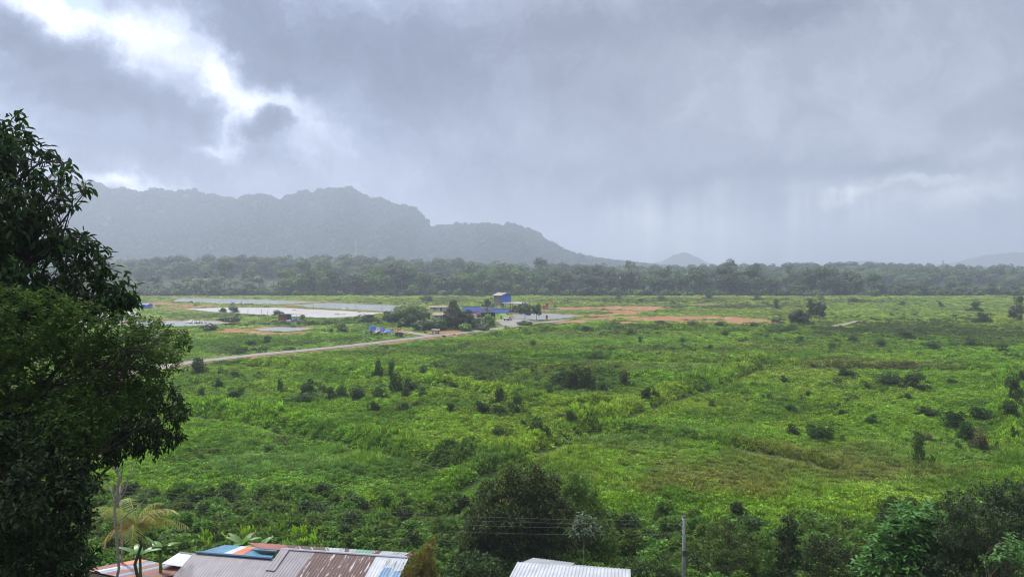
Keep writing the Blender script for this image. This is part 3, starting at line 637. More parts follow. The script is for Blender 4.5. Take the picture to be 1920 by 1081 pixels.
# ------------------------------------------------------------------ forest
def leafclump_crown(blobs, dens, size, m, seed, name='crown', shell=.72, holes=.42):
    rs = np.random.RandomState(seed); P = []; N = []
    for c, r in blobs:
        r = np.array([r] * 3 if isinstance(r, (int, float)) else r, float); n = int(dens * 4 * math.pi * (r.prod() ** (2 / 3.)))
        p, d = ball(n, rs, shell); k = fbm(p[:, 0] * 3 + c[0], p[:, 1] * 3 + p[:, 2] * 3 + seed, 3) > holes; p, d = p[k], d[k]
        P.append(np.array(c) + p * r); N.append(unit(d / r) + rs.normal(0, .35, (len(p), 3)))
    P = np.vstack(P); N = np.vstack(N); V, f = tris(P, N, size * rs.uniform(.6, 1.3, len(P)), rs); return fastmesh(name, V, f, m)
def trunk_mesh(h, r, blobs, seed, m=None, k=4):
    rs = np.random.RandomState(seed); tb = MB(); p = limb((0, 0, -.5), (rs.normal(0, .3), rs.normal(0, .3), h), rs, .03, 5); tb.tube(p, list(np.linspace(r, r * .6, 5)), 6)
    for c, _ in blobs[:k]: tb.tube(limb(p[3], c, rs, .08, 4), list(np.linspace(r * .5, r * .15, 4)), 4)
    return tb.mesh('trunk', m or BARK)
FM = [leafmat('forest_leaves', (.040, .072, .026), (.075, .120, .036), .2, .6, .2), leafmat('dusky_forest_leaves', (.036, .055, .026), (.065, .088, .038), .2, .6, .2), leafmat('fresh_forest_leaves', (.060, .105, .028), (.10, .165, .04), .25, .6, .2)]
PALM = leafmat('palm_fronds', (.045, .075, .030), (.08, .115, .045), .2, .5, .3)
def blobs_dome(H_, rw, seed, n=6):
    rs = np.random.RandomState(seed); out = [((0, 0, H_ - rw * .62), (rw * .72, rw * .72, rw * .58))]
    for i in range(n):
        a = 6.283 * i / n + rs.uniform(-.4, .4); q = rw * rs.uniform(.45, .75); s_ = rw * rs.uniform(.32, .52); out.append(((math.cos(a) * q, math.sin(a) * q, H_ - rw * rs.uniform(.55, 1.35)), (s_, s_, s_ * .8)))
    return out
FT = []   # (trunk mesh, crown mesh, height)
for i, (H_, rw, mi, nb_) in enumerate(((18, 6.5, 0, 7), (20, 7.0, 1, 8), (16, 6.0, 2, 6), (21, 6.0, 0, 6), (14, 5.5, 1, 6), (17, 7.5, 2, 9))):
    bl = blobs_dome(H_, rw, 50 + i, nb_)
    if i < 6: bl += [((rnd.uniform(-2, 2), rnd.uniform(-2, 2), H_ * .36), (rw * .6, rw * .6, H_ * .24))]
    FT.append((trunk_mesh(H_ * .55, .35, bl, i), leafclump_crown(bl, 1.15, .72, FM[mi], 70 + i), H_))
bl = [((0, 0, 25), (3.6, 3.6, 2.6)), ((3.4, 0, 23.2), (2.6, 2.6, 2)), ((-3.2, 1, 23.6), (2.6, 2.6, 1.9)), ((0, 3, 22), (2.4, 2.4, 1.7)), ((.6, -3, 22.6), (2.4, 2.4, 1.7)), ((-1.5, -1, 18.5), (2.2, 2.2, 1.5))]
FT.append((trunk_mesh(19, .45, bl, 8, PALEBARK, 6), leafclump_crown(bl, 1.4, .6, FM[1], 90, holes=.46), 27))
bl = [((0, 0, 22), (2.4, 2.4, 2.2)), ((1.8, 0, 18), (1.8, 1.8, 1.6)), ((-1.8, .4, 19), (1.7, 1.7, 1.5)), ((.3, 1.6, 15), (1.9, 1.9, 1.5)), ((-.6, -1.4, 12.5), (1.6, 1.6, 1.3))]
FT.append((trunk_mesh(18, .3, bl, 9, PALEBARK, 5), leafclump_crown(bl, 1.5, .6, FM[0], 91, holes=.44), 24))
def frond(L, droop, nl, ll, rs, w0=.05, twist=.0):
    """rachis and leaflets of one palm frond along +X, arching down"""
    t_ = np.linspace(0, 1, nl); ang = R(48) - droop * t_ ** 1.3; xs_ = np.concatenate([[0], np.cumsum(np.cos(ang[:-1]))]) * L / nl; zs = np.concatenate([[0], np.cumsum(np.sin(ang[:-1]))]) * L / nl
    V = []; f = []
    for i in range(nl):
        for sd in (-1, 1):
            if i < 1: continue
            l = ll * math.sin(math.pi * min(.97, .18 + .8 * t_[i])) ** .6 * rs.uniform(.85, 1.1); b = len(V); k = .5 * L / nl
            p = np.array([xs_[i], 0, zs[i]]); e = p + np.array([l * .45, sd * l * .72, -l * rs.uniform(.25, .62)])
            V += [p - np.array([k * .5, 0, 0]), p + np.array([k * .5, 0, 0]), e + np.array([.02, 0, 0]), e]; f.append((b, b + 1, b + 2, b + 3))
    for i in range(nl - 1):
        b = len(V); w = w0 * (1 - .8 * t_[i]); V += [np.array([xs_[i], -w, zs[i]]), np.array([xs_[i], w, zs[i]]), np.array([xs_[i + 1], w * .8, zs[i + 1]]), np.array([xs_[i + 1], -w * .8, zs[i + 1]])]; f.append((b, b + 1, b + 2, b + 3))
    return np.array(V), np.array(f)
def palm_crown(n, L, ll, m, seed, nl=12, dr=(.9, 2.3), names='crown', w0=.05):
    rs = np.random.RandomState(seed); VV = []; FF = []; b = 0
    for i in range(n):
        V, f = frond(L * rs.uniform(.8, 1.1), rs.uniform(*dr), nl, ll, rs, w0); a = i * 2.4 + rs.uniform(-.2, .2); tl = rs.uniform(-.75, .45)
        c_, s_ = math.cos(tl), math.sin(tl); V = V @ np.array([[c_, 0, s_], [0, 1, 0], [-s_, 0, c_]]); c_, s_ = math.cos(a), math.sin(a); V = V @ np.array([[c_, s_, 0], [-s_, c_, 0], [0, 0, 1]])
        VV.append(V); FF.append(f + b); b += len(V)
    return fastmesh(names, np.vstack(VV), np.vstack(FF), m)
def palm_trunk(h, r, seed, m=None):
    rs = np.random.RandomState(seed); tb = MB(); p = limb((0, 0, -.3), (rs.normal(0, .4), rs.normal(0, .3), h), rs, .03, 7)
    tb.tube(p, [r * (1.3 if i == 0 else 1) * (1 - .05 * i) for i in range(7)], 7); return tb.mesh('trunk', m or BARK), p[-1]
PT = []
for i, h in enumerate((8, 10, 7)):
    tm, tp = palm_trunk(h, .35, i); cmm = palm_crown(34, 6.4, 1.9, PALM, 30 + i, 12, names='crown', w0=.12); cmm.transform(__import__('mathutils').Matrix.Translation(tp)); PT.append((tm, cmm, h + 4))
GF = 'trees along the edge of the misty forest'
def add_tree(kindset, i, x, y, s, sz, rz, name, label, cat, group):
    tm, cm_, h = kindset[i]; z = float(height(np.array([x]), np.array([y]))[0])
    e = empty(name, (x, y, z), rz, label, cat, group); e.scale = (s, s, sz)
    place('trunk', tm, e); place('crown', cm_, e); return e
ZN = ['beside the dark foreground tree', 'above the left fish ponds', 'above the red shack', 'above the scrap pile', 'behind the navy roofed workshop', 'just right of the blue tower', 'above the left soil terrace', 'above the right soil terrace', 'above the soil cut', 'above the timber frame', 'right of the timber frame', 'left of the dusky edge tree', 'at the right edge']
rf = random.Random(5); placed = 0
LBL = {0: 'mid green broadleaf tree in the hazy forest edge across the plain', 1: 'dull grey green broadleaf tree in the hazy forest edge across the plain', 2: 'fresher green round crowned tree in the hazy forest edge across the plain'}
MI = [0, 1, 2, 0, 1, 2]
# singles one can point at
for px, top, Y, k, lab in ((1012, 486, 640, 6, 'tallest tree of the forest edge, open crown standing right of the blue tower'), (1370, 489, 650, 6, 'tall flat crowned tree standing highest in the right half of the forest'), (1418, 497, 640, 6, 'broad flat crowned tree right of the highest tree in the right forest'),
                           (941, 497, 650, 5, 'wide domed tree poking up behind the blue tower'), (972, 499, 640, 5, 'round tree between the blue tower and the tallest forest tree'), (1178, 494, 720, 7, 'thin straggly tree with stacked tufts left of the right forest'),
                           (604, 490, 640, 3, 'dark crowned tree above the bright trees, right one of two'), (570, 489, 650, 3, 'dark crowned tree above the bright trees, left one of two'), (1092, 499, 660, 0, 'rounded misty tree, left of a close pair behind the soil terrace'), (1120, 498, 665, 4, 'rounded misty tree, right of a close pair behind the soil terrace'),
                           (1480, 500, 600, 7, 'slim pale trunked tree in the misty right forest'), (1255, 499, 600, 7, 'slim ragged tree above the left end of the soil cut'), (1310, 501, 610, 0, 'broad crowned tree left of the highest tree in the right forest'), (1560, 503, 610, 4, 'broad tree rising above the timber frame'), (880, 501, 640, 3, 'tall dark tree behind the navy roofed workshop'), (1045, 503, 640, 1, 'leafy tree right of the tallest forest tree'), (420, 487, 640, 3, 'dark tree standing highest at the left, under the first mountain saddle'), (700, 497, 640, 0, 'mid green tree standing proud above the scrap pile')):
    x0, y0, zt = D(px, top - 3, Y); s_ = (zt) / FT[k][2]; add_tree(FT, k, x0, Y, min(s_, 1.25), s_, rf.uniform(0, 6), 'forest_tree', lab, 'tree', None)
for row, (Y, n_) in enumerate(((572, 82), (588, 78), (606, 70))):
    for i in range(n_):
        px = 150 + (2060 - 150) * (i + rf.uniform(.1, .9)) / n_; Yr = Y + rf.uniform(-7, 7); topy = np.interp(px, [150, 230, 520, 560, 700, 900, 1100, 1180, 1640, 1660, 1920, 2060], [524, 519, 514, 503, 503, 512, 512, 507, 509, 530, 531, 531])
        hgt_ = (500 + 22 * F / Yr - topy) * Yr / F * rf.choice([rf.uniform(.55, .85), rf.uniform(.75, .95), rf.uniform(.8, 1.0), rf.uniform(1.05, 1.32)]) - .5
        if row == 0: hgt_ *= .86
        x0 = (px - 960) / F * Yr; placed += 1
        if px < 535 and row < 2:
            k = rf.randrange(3); h0 = PT[k][2]; s_ = hgt_ / h0; add_tree(PT, k, x0, Yr, s_, s_, rf.uniform(0, 6), 'palm_tree', 'feathery palm in the far %s palm row, %s' % (('front', 'second')[row], 'nearest the dark foreground tree' if px < 250 else 'above the blue roofed shed' if px < 300 else 'above the bare flat ground' if px < 350 else 'at the end of the farthest pond' if px < 410 else 'above the blue crates' if px < 470 else 'above the red shack'), 'palm', 'palms behind the left ponds')
        else:
            k = rf.choice([0, 1, 2, 3, 4, 5] if px < 1000 else [0, 1, 3, 4, 1, 3, 0]) if rf.random() > (.12 if px > 1180 else .04) else 7
            if 540 < px < 800 and rf.random() < .5: k = rf.choice([2, 5])
            s_ = hgt_ / FT[k][2]
            zone = ZN[sum(px > q for q in (350, 560, 700, 830, 1000, 1130, 1260, 1400, 1540, 1680, 1760, 1850))]
            lab = ('slim tree' if k == 7 else ('mid green tree', 'dull green tree', 'bright green tree')[MI[k]]) + ' in the forest %s row, %s' % (('front', 'mid', 'back')[row], zone)
            add_tree(FT, k, x0, Yr, max(.75, min(1.15, s_ * 1.1)), s_, rf.uniform(0, 6), 'forest_tree', lab, 'tree', GF)
rs = np.random.RandomState(78); n = 1500; xx = rs.uniform(-460, 460, n); yy = rs.uniform(560, 600, n); s_ = rs.uniform(3.0, 7.5, n)
UB = [leafclump_crown([((0, 0, .35), (.5, .5, .38)), ((.25, .1, .6), (.3, .3, .25)), ((-.2, -.2, .55), (.28, .28, .3))], 45, .13, FM[i % 3], 170 + i, 'bush', holes=.3) for i in range(3)]
scatter('forest_undergrowth', np.stack([xx, yy, height(xx, yy) - .2], 1), np.stack([xx * 0, xx * 0, rs.uniform(0, 6.28, n)], 1), np.stack([s_, s_, s_ * rs.uniform(.5, 1.1, n)], 1), rs.choice(3, n), np.ones((n, 3)), UB)
# the mass of forest behind, too many and too merged to count
rs = np.random.RandomState(77); n = 5200
yy = rs.uniform(625, 1500, n); yy = 625 + (yy - 625) ** 1.0; xx = rs.uniform(-1, 1, n) * (.78 * yy + 30)
ppx, ppy = proj(xx, yy); kp = ~(((ppx < 540) | (ppx > 1640)) & (yy < 800)) & ~((ppx < 1640) & (ppx > 540) & (yy > 640) & (yy < 760) & (rs.rand(n) < .6)); xx, yy, ppx = xx[kp], yy[kp], ppx[kp]; n = len(xx); i_ = rs.choice(6, n)
sz = rs.uniform(.65, 1.25, n) * np.where(yy < 820, .82, 1.0) * np.where(ppx > 1640, .9, 1.0); hh = height(xx, yy)
ftpl = [c for _, c, _ in FT[:6]]
scatter('forest', np.stack([xx, yy, hh - 1.5], 1), np.stack([xx * 0, xx * 0, rs.uniform(0, 6.28, n)], 1), np.stack([sz * 1.15, sz * 1.15, sz], 1), i_, np.ones((n, 3)), ftpl)
# canopy over the mountain and far hills
CT = []
for i in range(3):
    bl = [((0, 0, 0), (7, 7, 5)), ((4, 1, -2), (4, 4, 3)), ((-3, -3, -1), (4.5, 4.5, 3.5))]; CT.append(leafclump_crown(bl, .16, 2.1, FORESTM, 140 + i, 'canopy', holes=.3))
A = mx_; sel = rs.choice(len(mx_), 26000, True); ok = my_[sel] < 2520; sel = sel[ok]; n = len(sel)
pz = mz_[sel]; ok = pz > 2; sel = sel[ok]; n = len(sel); s_ = rs.uniform(.7, 1.6, n)
scatter('mountain_forest', np.stack([mx_[sel] + rs.uniform(-4, 4, n), my_[sel], mz_[sel] + 2], 1), np.stack([s_ * 0, s_ * 0, rs.uniform(0, 6.28, n)], 1), np.stack([s_, s_, s_ * rs.uniform(.8, 1.5, n)], 1), rs.choice(3, n), np.ones((n, 3)), CT)

# ------------------------------------------------------------------ single shrubs in the field
SKIRT = []
SHM = [leafmat('dark_shrub_leaves', (.018, .038, .011), (.045, .088, .016), .25, .65, .1), leafmat('shrub_leaves', (.028, .052, .018), (.060, .105, .024), .25, .6, .12), leafmat('brown_shrub_leaves', (.075, .070, .035), (.11, .10, .05), .2, .7, .15)]
def shrub_mesh(seed, m, n=900, parts_=8, ls=.10, upright=0):
    rs = np.random.RandomState(seed); P = []; N = []
    for i in range(parts_):
        a = rs.uniform(0, 6.28); q = rs.uniform(0, .36); r = rs.uniform(.11, .27); c = np.array([math.cos(a) * q, math.sin(a) * q * .8, rs.uniform(.25, .85) if i else .45]); k = n // parts_
        p, d = ball(k, rs, .6); P.append(c + p * np.array([r, r, r * 1.05])); N.append(d)
    p, d = ball(n // 4, rs, .5); P.append(np.array([0, 0, .2]) + p * np.array([.38, .38, .22])); N.append(d)
    P = np.vstack(P); N = np.vstack(N); P[:, 2] = np.maximum(P[:, 2], .01)
    V, f = leaves(P, N * .6 + rs.normal(0, .6, P.shape) + np.array([0, 0, .1 + upright]), ls * rs.uniform(.6, 1.3, len(P)), ls * .5 * rs.uniform(.7, 1.2, len(P)), .2, rs)
    return fastmesh('foliage', V, f, m)
SH = {'d': [shrub_mesh(200 + i, SHM[0]) for i in range(5)], 'g': [shrub_mesh(220 + i, SHM[1]) for i in range(4)], 'b': [shrub_mesh(240 + i, SHM[2], 500, 4, .1) for i in range(2)]}
st = MB()
for i in range(6):
    a = i * 1.05; st.tube([(0.02 * math.cos(a), .02 * math.sin(a), -.05), (.12 * math.cos(a), .12 * math.sin(a), .3), (.2 * math.cos(a), .2 * math.sin(a), .62)], [.018, .012, .005], 4)
STEM = st.mesh('stems', BARK)
def shrub(px, py, wpx, hpx, k='d', label=None, group=None, i=[0]):
    x, y = G(px, py + .15 * hpx); m = mpp(y); i[0] += 1
    e = empty('shrub', (x, y, float(height(np.array([x]), np.array([y]))[0]) - .1), rnd.uniform(0, 6.28), label, 'shrub', group)
    SKIRT.append((x, y, wpx * m, hpx * m)); wd = wpx * m * 1.25; hh = hpx * m * 1.5 + .3; e.scale = (wd * rnd.uniform(.95, 1.05), wd * rnd.uniform(.75, 1.0), hh)
    lst = SH[k]; place('foliage', lst[i[0] % len(lst)], e); place('stems', STEM, e); return e
FIELD = """376,700,36,24 410,729,20,12 437,746,26,13 378,743,14,10 443,708,22,9 526,737,11,18 579,743,38,22 568,755,50,12 608,736,18,9 621,747,30,15 643,743,28,15 669,746,38,17
710,742,27,15 710,708,17,24 733,704,15,21 744,731,25,25 771,730,32,12 760,743,18,12 792,742,17,10 794,707,17,14 850,725,18,10 702,773,27,15 757,772,27,11 779,761,15,6 845,770,19,10 937,753,19,20 905,773,37,16 940,776,34,14 966,772,24,22 886,829,14,8
1028,733,20,10 1048,717,50,20 1074,722,34,30 1103,725,30,28 1132,733,27,12 1170,720,20,17 1210,753,28,18 1228,748,22,14 1334,761,12,8 1484,769,30,8 1489,816,23,14 1070,803,25,18 1051,794,28,10 1009,824,40,24 983,800,19,8 1387,685,16,6 1471,716,18,8 1125,674,16,6 1267,703,14,5 1314,722,18,8
1588,704,28,10 1666,719,50,17 1710,725,44,20 1627,728,14,8 1514,743,14,6 1584,778,20,8 1634,795,30,12 1543,823,50,22 1744,780,50,12 1788,804,50,24 1811,823,32,24 1722,862,23,36 1844,788,50,20 1892,795,40,24 1900,758,30,34 1918,710,13,14 1903,840,18,20 1788,719,20,8 1700,749,20,8 1740,828,17,14b 1837,840,40,32b
1455,578,10,12 1830,582,17,12 1843,604,30,13 1911,585,16,22 1913,600,10,8 1764,574,8,6 1200,640,10,8 640,620,26,10 520,590,20,6 438,583,18,10 419,584,12,6 500,643,16,9 470,646,26,6 770,610,30,14 730,600,24,12 690,603,30,9 1000,649,14,6 1330,655,12,6 1420,668,14,6 1560,655,16,8 1650,650,24,9 1750,655,28,10 1820,648,30,10 1880,660,26,10 1600,640,22,8 1700,635,30,9 
1280,640,12,6 1500,640,14,7 1360,628,16,6 1180,628,16,7 1100,622,20,7 1240,612,24,8 1300,614,26,8 1350,616,22,8 1410,618,24,8 1160,560,14,6 1240,562,16,5 1330,560,18,5 1420,561,16,5 1540,562,14,5 1600,566,18,6 1690,572,14,5 1200,566,12,5"""
special = {(376, 700): 'dense rounded dark bush beside the road at the left', (526, 737): 'narrow pointed shrub left of the dark shrub group', (710, 708): 'upright dark shrub, left of a pair in the left field', (733, 704): 'upright thinner shrub, right of a pair in the left field', (1722, 862): 'tall narrow dark shrub standing alone at the right',
 (1740, 828): 'small brown shrub behind the tall narrow dark shrub', (1837, 840): 'broad dried brown shrub at the end of the right hand shrub row', (744, 731): 'two humped dark shrub below the upright pair', (1210, 753): 'dark hollow shrub beside the bright diagonal growth', (1009, 824): 'low spreading shrub where the diagonal growth begins', (1070, 803): 'dark brownish shrub on the bright diagonal growth',
 (905, 773): 'low wide dark shrub, left end of the crescent in mid field', (966, 772): 'taller dark shrub, right end of the crescent in mid field', (937, 753): 'pointed shrub above the crescent of dark shrubs', (1170, 720): 'upright shrub right of the largest dark thicket', (1074, 722): 'tall dark shrub in the middle of the central thicket', (1103, 725): 'tall dark shrub at the right of the central thicket',
 (1788, 804): 'wide shrub in the big shrub group at the right', (1543, 823): 'low black green shrub in the right field', (1489, 816): 'small dark shrub left of the low black green one', (1334, 761): 'tiny lone shrub in the open right field'}
for tok in FIELD.split():
    k = 'd'
    if tok[-1] == 'b': k = 'b'; tok = tok[:-1]
    a, b, c, d = map(int, tok.split(','))
    if k == 'd' and (b < 660 or rnd.random() < .25): k = 'g'
    if (a, b) in special: shrub(a, b, c, d, k, special[(a, b)])
    else:
        size = 'tiny' if c < 15 else 'small' if c < 22 else 'middling' if c < 32 else 'large'; shp_ = 'upright' if d > c else 'flat' if d < c * .36 else 'rounded'
        far = 'far' if b < 625 else 'upper' if b < 700 else 'middle' if b < 765 else 'lower'
        side = 'left edge' if a < 480 else 'left part' if a < 640 else 'left centre' if a < 820 else 'centre' if a < 1050 else 'right centre' if a < 1300 else 'right part' if a < 1600 else 'right edge'
        lab = '%s %s %s shrub in the %s field, %s' % (size, shp_, {'d': 'dark', 'g': 'mid green', 'b': 'brown'}[k], far, side); g = 'single shrubs in the green field'
        shrub(a, b, c, d, k, lab, g)

rs = np.random.RandomState(93); q_ = []
for (a, b, c, d) in SKIRT:
    for _ in range(int(3 + c * 1.6)): q_.append((a + rs.normal(0, c * .55), b + rs.normal(0, c * .4), rs.uniform(.5, 1.1) * min(2.6, max(.8, c * .4)), rs.uniform(.35, .9) * d))
q_ = np.array(q_); n = len(q_); tw = np.array([.045, .085, .018]) * rs.uniform(.5, 1.7, (n, 1))
scatter('shrub_seedlings', np.stack([q_[:, 0], q_[:, 1], height(q_[:, 0], q_[:, 1])], 1), np.stack([q_[:, 0] * 0, q_[:, 0] * 0, rs.uniform(0, 6.28, n)], 1), np.stack([q_[:, 2], q_[:, 2], np.clip(q_[:, 3], .6, 2.6) * 1.4], 1), rs.choice(4, n), tw, [T_weed(210, 720 + i) for i in range(4)])

# ------------------------------------------------------------------ foreground trees
def PB(lst, Y, jy=.6):
    out = []
    for a in lst:
        px, py, r = a[:3]; yy_ = Y + (rnd.uniform(-jy, jy) if len(a) < 4 else a[3]); c = D(px, py, yy_); m = mpp(yy_); out.append((c, (r * m, r * m * 1.05, r * m * .85)))
    return out
def gz(x, y): return float(height(np.array([x], float), np.array([y], float))[0])
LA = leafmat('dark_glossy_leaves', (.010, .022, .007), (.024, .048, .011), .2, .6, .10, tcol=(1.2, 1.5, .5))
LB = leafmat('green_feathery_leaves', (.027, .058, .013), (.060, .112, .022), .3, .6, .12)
LC = leafmat('dark_green_leaves', (.018, .038, .012), (.040, .072, .018), .2, .6, .15)  # dark green leaf tone of the low bushes and undergrowth
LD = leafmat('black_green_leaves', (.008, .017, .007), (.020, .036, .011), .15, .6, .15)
LE = leafmat('dry_green_leaves', (.028, .054, .014), (.060, .098, .024), .2, .6, .15, odd=((.22, .14, .04), .03))
LF = leafmat('broad_bright_leaves', (.036, .088, .022), (.070, .140, .034), .3, .55, .2)
LG = leafmat('small_dark_leaves', (.020, .036, .017), (.040, .062, .025), .2, .6, .15, odd=((.45, .20, .02), .004))
LP = leafmat('pale_sapling_leaves', (.055, .095, .05), (.085, .14, .07), .25, .5, .3)
LY = leafmat('yellow_olive_leaves', (.11, .12, .025), (.19, .17, .04), .25, .6, .2, odd=((.20, .10, .03), .15))
LM = leafmat('green_undergrowth_leaves', (.045, .095, .018), (.095, .170, .030), .3, .6, .12)
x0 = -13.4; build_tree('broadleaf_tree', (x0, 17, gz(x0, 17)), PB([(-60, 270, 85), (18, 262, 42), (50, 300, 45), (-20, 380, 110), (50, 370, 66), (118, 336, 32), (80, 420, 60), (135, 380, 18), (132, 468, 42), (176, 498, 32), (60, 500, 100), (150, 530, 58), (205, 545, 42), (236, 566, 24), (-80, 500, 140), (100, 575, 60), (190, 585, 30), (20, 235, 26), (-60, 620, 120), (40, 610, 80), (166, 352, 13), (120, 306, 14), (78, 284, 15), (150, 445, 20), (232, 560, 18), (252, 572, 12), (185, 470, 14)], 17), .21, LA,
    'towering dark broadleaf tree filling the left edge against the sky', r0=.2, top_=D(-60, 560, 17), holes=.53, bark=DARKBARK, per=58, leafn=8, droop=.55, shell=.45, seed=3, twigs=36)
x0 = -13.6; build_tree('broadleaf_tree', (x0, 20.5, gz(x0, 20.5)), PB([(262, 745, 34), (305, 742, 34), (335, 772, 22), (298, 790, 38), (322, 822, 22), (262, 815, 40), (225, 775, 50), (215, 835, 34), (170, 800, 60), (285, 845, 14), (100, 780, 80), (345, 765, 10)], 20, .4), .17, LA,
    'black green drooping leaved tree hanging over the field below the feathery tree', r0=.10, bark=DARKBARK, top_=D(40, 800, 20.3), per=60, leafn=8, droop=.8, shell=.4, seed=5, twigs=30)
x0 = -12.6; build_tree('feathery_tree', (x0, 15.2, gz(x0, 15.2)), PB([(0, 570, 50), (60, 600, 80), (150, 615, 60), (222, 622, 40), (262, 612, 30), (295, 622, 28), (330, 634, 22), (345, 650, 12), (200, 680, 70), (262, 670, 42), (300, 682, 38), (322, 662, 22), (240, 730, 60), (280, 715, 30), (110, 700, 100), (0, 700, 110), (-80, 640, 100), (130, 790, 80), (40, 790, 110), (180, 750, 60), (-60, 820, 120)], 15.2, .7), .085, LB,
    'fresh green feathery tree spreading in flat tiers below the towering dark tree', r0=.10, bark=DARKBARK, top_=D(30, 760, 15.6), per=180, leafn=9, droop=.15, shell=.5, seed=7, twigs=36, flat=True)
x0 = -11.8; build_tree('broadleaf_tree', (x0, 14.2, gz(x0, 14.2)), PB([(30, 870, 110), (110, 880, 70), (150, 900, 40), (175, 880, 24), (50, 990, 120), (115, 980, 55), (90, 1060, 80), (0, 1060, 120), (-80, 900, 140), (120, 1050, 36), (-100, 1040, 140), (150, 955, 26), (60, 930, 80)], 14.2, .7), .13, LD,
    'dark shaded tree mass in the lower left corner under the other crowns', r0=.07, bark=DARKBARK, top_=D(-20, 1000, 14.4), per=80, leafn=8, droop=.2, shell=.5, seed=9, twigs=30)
# bare pale tree
bx, by = G(205, 1000, 0)[0] * .0 + D(208, 930, 33)[0], 33.0
e = empty('bare_tree', (bx, by, gz(bx, by)), 0, 'slender pale trunk with dead leafless twigs between the dark crowns and the coconut palm', 'tree')
bt = MB(); tp = np.array(D(212, 800, 33)) - np.array(e.location); rs = np.random.RandomState(4)
tk = limb((0, 0, -.3), tp, rs, .02, 8); bt.tube(tk, list(np.linspace(.09, .04, 8)), 7); bt.build('trunk', PALEBARK, e, smooth=True)
bt = MB()
for i, (a_, b_) in enumerate(((285, 852), (262, 838), (298, 880), (175, 850), (180, 890), (250, 905), (240, 868))):
    q = np.array(D(a_, b_, 33 + rs.uniform(-.6, .6))) - np.array(e.location); f_ = tk[5 + i % 2]; l = limb(f_ - np.array([0, 0, .35 * (i % 3)]), q, rs, .12, 6); bt.tube(l, list(np.linspace(.035, .010, 6)), 5)
    for _ in range(4): k = rs.randint(2, 6); bt.tube([l[k], l[k] + rs.normal(0, .28, 3)], [.010, .004], 4)
bt.build('branches', WOOD, e)
# middle trees, right trees, thicket along the foot of the hill
x0, y0 = 1.4, 53.0; build_tree('broadleaf_tree', (x0, y0, 0), PB([(990, 900, 36), (950, 892, 22), (1028, 905, 24), (925, 925, 28), (1000, 940, 50), (955, 960, 48), (1040, 955, 34), (905, 978, 34), (960, 1010, 60), (890, 1010, 30), (1030, 1010, 52), (885, 1045, 30), (940, 1050, 50), (1030, 1060, 60), (870, 1075, 40)], 53, 1.2), .25, LE,
    'dark bushy tree with brownish leaves standing behind the white zinc roof', r0=.22, per=46, leafn=8, droop=.15, fork=.45, shell=.5, seed=11, twigs=18, bark=PALEBARK)
x0, y0 = 4.9, 54.5; build_tree('broadleaf_tree', (x0, y0, 0), PB([(1082, 905, 24), (1102, 925, 20), (1070, 940, 34), (1105, 960, 36), (1088, 990, 42), (1130, 995, 26), (1120, 1030, 36), (1150, 1045, 26), (1080, 1050, 40)], 54.5, 1), .26, LM,
    'greener narrow tree touching the brownish bushy tree on its right', r0=.15, per=36, leafn=7, droop=.1, fork=.5, shell=.5, seed=13)
x0, y0 = D(1090, 1040, 47.5)[0], 47.5; build_tree('sapling', (x0, y0, 0), PB([(1097, 985, 20), (1080, 994, 12), (1112, 997, 12), (1094, 972, 10)], 47.5, .2), .34, LP, 'pale leaved sapling with a thin bare stem just behind the white zinc roof', 'sapling', r0=.06, per=20, leafn=8, droop=.5, fork=.75, seed=15, bark=PALEBARK)
x0, y0 = D(785, 1060, 41.5)[0], 41.5; build_tree('conical_shrub', (x0, y0, gz(x0, y0)), PB([(778, 1080, 26), (795, 1072, 24), (786, 1052, 20), (800, 1040, 15), (795, 1062, 24), (808, 1022, 9), (812, 1010, 6), (770, 1095, 30), (800, 1100, 30)], 41.5, .2), .16, LY, 'yellowish upright conical shrub at the right end of the rusty roofed house', 'shrub', r0=.07, per=70, leafn=8, droop=-.9, fork=.5, seed=17)
x0, y0 = D(890, 1070, 46)[0], 46.0; build_tree('leafy_bush', (x0, y0, 0), PB([(880, 1055, 26), (915, 1062, 26), (860, 1075, 22), (900, 1085, 34), (930, 1085, 22)], 46, .3), .24, LC, 'big leaved dark bush between the conical shrub and the white zinc roof', 'shrub', r0=.07, per=34, leafn=7, droop=.3, fork=.4, seed=19)
x0, y0 = D(1700, 1060, 36)[0], 36.0; build_tree('broadleaf_tree', (x0, y0, gz(x0, y0) - .2), PB([(1700, 968, 26), (1738, 960, 20), (1722, 990, 34), (1672, 1000, 28), (1700, 1025, 34), (1650, 1030, 26), (1745, 1030, 34), (1630, 1062, 24), (1680, 1068, 34), (1730, 1080, 44), (1765, 985, 24)], 36, .7), .36, LF, 'bright green tree with large flat leaves near the lower right corner', r0=.12, per=32, leafn=7, droop=.15, fork=.5, seed=21, flat=True)
x0, y0 = D(1880, 1060, 34)[0], 34.0; build_tree('broadleaf_tree', (x0, y0, gz(x0, y0) - .2), PB([(1800, 945, 34), (1845, 935, 34), (1890, 930, 38), (1940, 930, 40), (1790, 990, 40), (1850, 990, 62), (1920, 990, 70), (1780, 1040, 40), (1830, 1050, 60), (1910, 1060, 90), (1980, 1000, 70), (1770, 1085, 46)], 34, .8), .15, LG, 'dense dark small leaved tree filling the lower right corner', r0=.2, per=60, leafn=8, droop=.1, fork=.5, seed=23)
x0, y0 = D(1960, 1060, 29)[0], 29.0; build_tree('broadleaf_tree', (x0, y0, gz(x0, y0) - .2), PB([(1895, 1028, 20), (1870, 1040, 16), (1850, 1052, 10), (1915, 1035, 24), (1945, 1040, 30), (1900, 1008, 10)], 29, .3), .2, LF, 'small bright leaved branchy tree in front of the dense dark tree at the right edge', r0=.08, per=26, leafn=7, droop=.2, fork=.6, seed=25, flat=True)
